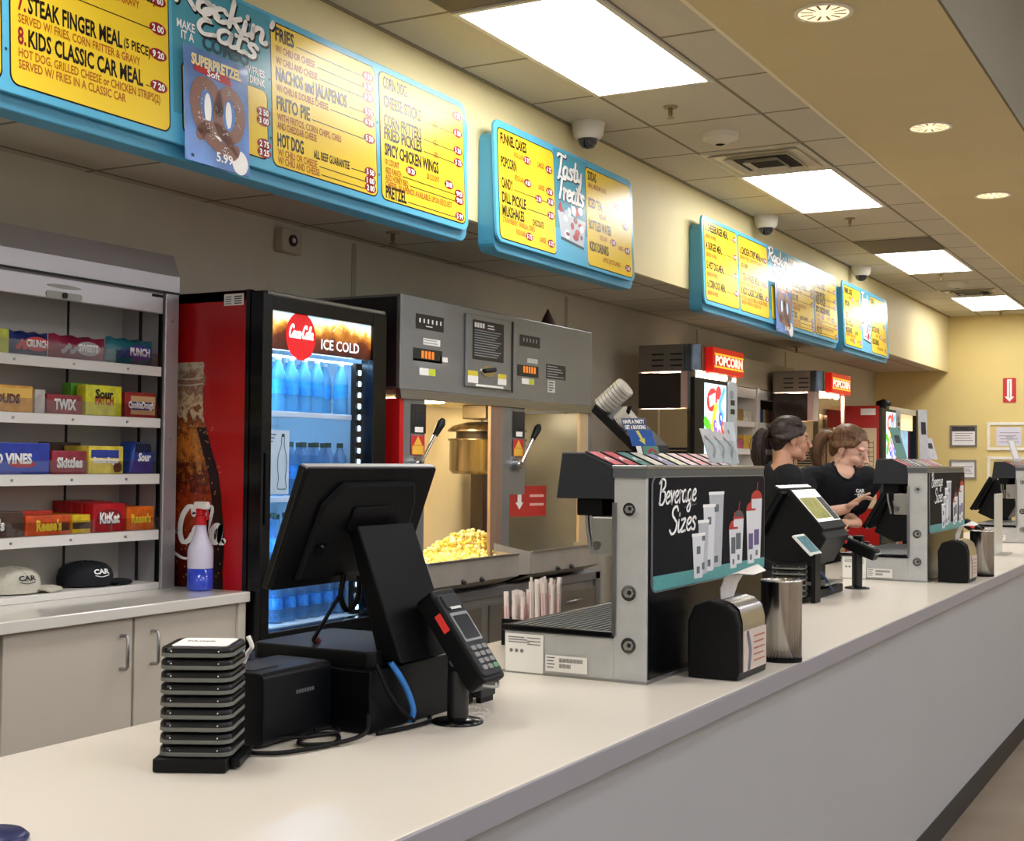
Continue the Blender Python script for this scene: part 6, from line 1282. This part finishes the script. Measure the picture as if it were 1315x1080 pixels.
    for s_ in (1, -1):
        hj = hip-up*.08+side*(.088*s_); kn = V3((hj.x, hj.y, .48))+fw_*.02; an = V3((hj.x, hj.y, .08))-fw_*.01; limb(b, [(hj, .10), (hj.lerp(kn, .5), .09), (kn, .075), (kn.lerp(an, .4), .072), (an, .066)], 5)
    remesh(b, 'trousers', .009, 3, TR, t)
    for s_ in (1, -1):
        an = hip-up*.08+side*(.088*s_); b = MB(); o_ = V3((an.x, an.y, .03)); slab_limb(b, [(o_-fw_*.08, .038, .03), (o_, .043, .034), (o_+fw_*.10, .047, .03), (o_+fw_*.17, .035, .024)], side); remesh(b, 'shoe', .008, 2, BLACK, t)
    # eyes, brows, ear rings
    for s_ in (1, -1):
        b = MB(); c = hm@V3((.0645, .031*s_, -.001)); b.sph(c, .0128, mat('eye white', '#d9d2cc', .25), 14, 10); g = (hm.to_3x3()@V3((1, .0, -.12))).normalized(); b.sph(c+g*.0072, .0065, mat('iris brown', '#2b1a12', .2), 12, 8)
        b.build('eye', body)
        b = MB(); L = [hm@V3((.0775-.0024*k*k, (.031+.006*k)*s_, .0075-.0012*k*k)) for k in (-2, -1, 0, 1, 2)]; b.tube(L, .0022, skin, 8); L = [hm@V3((.0795-.0024*k*k, (.031+.006*k)*s_, .0045-.0012*k*k)) for k in (-2, -1, 0, 1, 2)]; b.tube(L, .0014, mat('dark lash', '#1c1310', .6), 6); b.build('eyelid', body)
        b = MB(); L = [hm@V3((.0845-.004*k*k*.5, (.017+.012*k)*s_, .026+.002*k-.0012*k*k)) for k in (0, 1, 2, 3)]; b.tube(L, [.0022, .0026, .0022, .0014], hairm, 6); b.build('eyebrow', body)
        b = MB(); b.sph(hm@V3((-.006, .083*s_, -.040)), .0045, mat('silver earring', '#e4e2de', .15, 1), 10, 6); b.build('earring', body)
    # hair: swept back cap and tied ponytail
    b = MB(); E = lambda c, r: b.add([hm@(V3(c)+V3((v.x*r[0], v.y*r[1], v.z*r[2]))) for v in SPH[0]], SPH[1], BLACK, True)
    E((-.026, 0, .040), (.092, .083, .086)); E((-.008, 0, .068), (.079, .064, .052)); E((-.062, 0, .0), (.050, .068, .058)); E((-.062, 0, -.035), (.04, .05, .035))
    for s_ in (1, -1): limb(b, [(hm@V3((.055, .050*s_, .062)), .012), (hm@V3((.034, .068*s_, .03)), .014), (hm@V3((.006, .074*s_, .034)), .012), (hm@V3((-.045, .072*s_, .012)), .016)], 5); limb(b, [(hm@V3((.050, .056*s_, .066)), .010), (hm@V3((.026, .071*s_, .036)), .013), (hm@V3((-.012, .079*s_, .012)), .014), (hm@V3((-.060, .066*s_, .0)), .016), (hm@V3((-.105, .02*s_, .02)), .015)], 5)
    for k in range(16):   # combed strands, front hairline back to the tie
        a = (k-7.5)/7.5; limb(b, [(hm@V3((.068-.02*abs(a), .058*a, .072-.012*a*a)), .006), (hm@V3((.03-.01*abs(a), .066*a, .108-.03*a*a)), .008), (hm@V3((-.04, .070*a, .112-.05*a*a)), .009), (hm@V3((-.095, .045*a, .062-.03*a*a)), .009), (hm@V3((-.118, .012*a, .030)), .008)], 5)
    tie = hm@V3((-.118, 0, .030))
    pt = [V3(p) for p in ponytail]; limb(b, [(tie, .026)]+[(p, r) for p, r in zip(pt, (.034, .040, .037, .026, .010))], 6)
    rnd = random.Random(5)
    for k in range(14):
        o_ = V3((rnd.uniform(-1, 1), rnd.uniform(-1, 1), 0))*.03; limb(b, [(tie, .012)]+[(p+o_*(1-.2*i)+V3((0, 0, rnd.uniform(-.01, .01))), .0085-.001*i) for i, p in enumerate(pt)], 6)
    hs = MB()
    for k in range(120):
        a = rnd.uniform(-1, 1); j = lambda s_: rnd.uniform(-s_, s_); g = 1+rnd.uniform(.0, .035)
        hs.tube([hm@V3(((.068-.02*abs(a))*g, .060*a*g, .074-.012*a*a)), hm@V3((.03-.01*abs(a)+j(.004), .070*a*g, (.113-.03*a*a)*g)), hm@V3((-.04+j(.004), .076*a*g, (.117-.05*a*a)*g)), hm@V3((-.097, .05*a*g, .064-.03*a*a)), hm@V3((-.120, .014*a, .030+j(.006)))], .0016, hairm, 5, 4)
    for k in range(70):
        o_ = V3((rnd.uniform(-1, 1), rnd.uniform(-1, 1), 0)); o_ = o_.normalized()*rnd.uniform(.02, .042)
        hs.tube([tie]+[p+o_*w_+V3((rnd.uniform(-.006, .006), rnd.uniform(-.006, .006), 0)) for p, w_ in zip(pt, (.9, 1.05, 1.0, .75, .35))], .0018, hairm, 5, 4)
    hr = remesh(b, 'hair', .0042, 3, hairm, t, extra=hs)
    b = MB(); f_ = hm.to_3x3()@V3((-1, 0, .2))
    if clip:
        CL = mat('beige claw clip', '#bda58f', .35); 
        for k in (-1, 0, 1): b.tube([hm@V3((-.128, .030+.006*k, .070+.0*k)), hm@V3((-.118+.012*k, .052, .035)), hm@V3((-.118+.012*k, .056, .0)), hm@V3((-.125, .04, -.03))], .0055, CL, 8)
    else: b.tube([tie+hm.to_3x3()@V3((-.006, .030*math.cos(a), .030*math.sin(a))) for a in (2*math.pi*k/12 for k in range(13))], .006, BLACK, 8, raw=True)
    b.build('hair_clip' if clip else 'hair_tie', hr)
    return t, sh_, fw_, side
def hmat(c, yaw, pitch, roll=0): return Matrix.Translation(V3(c))@Matrix.Rotation(math.radians(yaw), 4, 'Z')@Matrix.Rotation(math.radians(pitch), 4, 'Y')@Matrix.Rotation(math.radians(roll), 4, 'X')
DH = (-2.10, 6.90, 1.604); hm = hmat(DH, 34, 2)
J = {k: V3(v) for k, v in dict(neck=(-2.13, 6.85, 1.463), lsh=(-2.245, 6.985, 1.405), rsh=(-2.045, 6.72, 1.405), hip=(-2.18, 6.84, .98), lel=(-2.28, 7.03, 1.13), rel=(-2.06, 6.66, 1.13), lwr=(-2.12, 7.10, .99), rwr=(-2.0, 6.74, .985)).items()}
pt = [hm@V3(p) for p in ((-.155, .0, .02), (-.168, .006, -.035), (-.165, .012, -.095), (-.16, .012, -.145), (-.155, .01, -.175))]
person('worker with dark brown ponytail and navy shirt, in profile behind the register', J, hm, skin_mat('warm skin', '#c79478', 1), hair_mat('dark brown hair', '#2a1d18'), (((.5, .1, -.8), (.5, -.8, .2), .5, 1, False), ((.3, .5, -.8), (.7, .3, .3), .5, -1, False)), 1.0, pt, '#9c5c56')
BH = (-1.93, 7.45, 1.558); hm = hmat(BH, -9, 20, 0)@Matrix.Scale(1.1, 4)
J = {k: V3(v) for k, v in dict(neck=(-1.985, 7.42, 1.438), lsh=(-1.825, 7.49, 1.395), rsh=(-2.125, 7.28, 1.395), hip=(-2.16, 7.46, .98), lel=(-1.93, 7.42, 1.17), rel=(-2.09, 7.06, 1.18), lwr=(-1.825, 7.20, 1.160), rwr=(-1.885, 7.20, 1.236)).items()}
pt = [hm@V3(p) for p in ((-.150, .0, .02), (-.168, -.004, -.03), (-.160, -.006, -.085), (-.14, -.004, -.13), (-.125, 0, -.155))]
tp, shirt, f_, s_ = person('worker with light brown hair and navy shirt, looking down and tapping a screen', J, hm, skin_mat('fair skin', '#e0b39c', 1), hair_mat('light brown hair', '#6b4c33'), (((-.55, -.8, .05), (.2, -.1, 1), 1.15, 1, False), ((.72, .15, .55), (-.55, .0, .8), .38, 1, True)), 1.16, pt, '#b0665f', True)
# white print on the shirt chest
mid = (J['lsh']+J['rsh'])/2; f_ = V3((s_.y, -s_.x, 0)).normalized(); o_ = mid+s_*.085-V3((0, 0, .085))+f_*.108
fr = Fr(o_, s_, (0, 0, 1)); b = MB(); b.text(fr, 'CAR', -.03, .012, .018, WINK, w=.05, bold=.05, off=.006); b.text(fr, 'EATS', -.02, -.012, .016, WINK, w=.05, bold=.05, off=.006); b.stroke(fr, [(-.035, .0), (.0, .006), (.035, -.004)], .004, WINK, .006); b.build('chest_print', shirt)
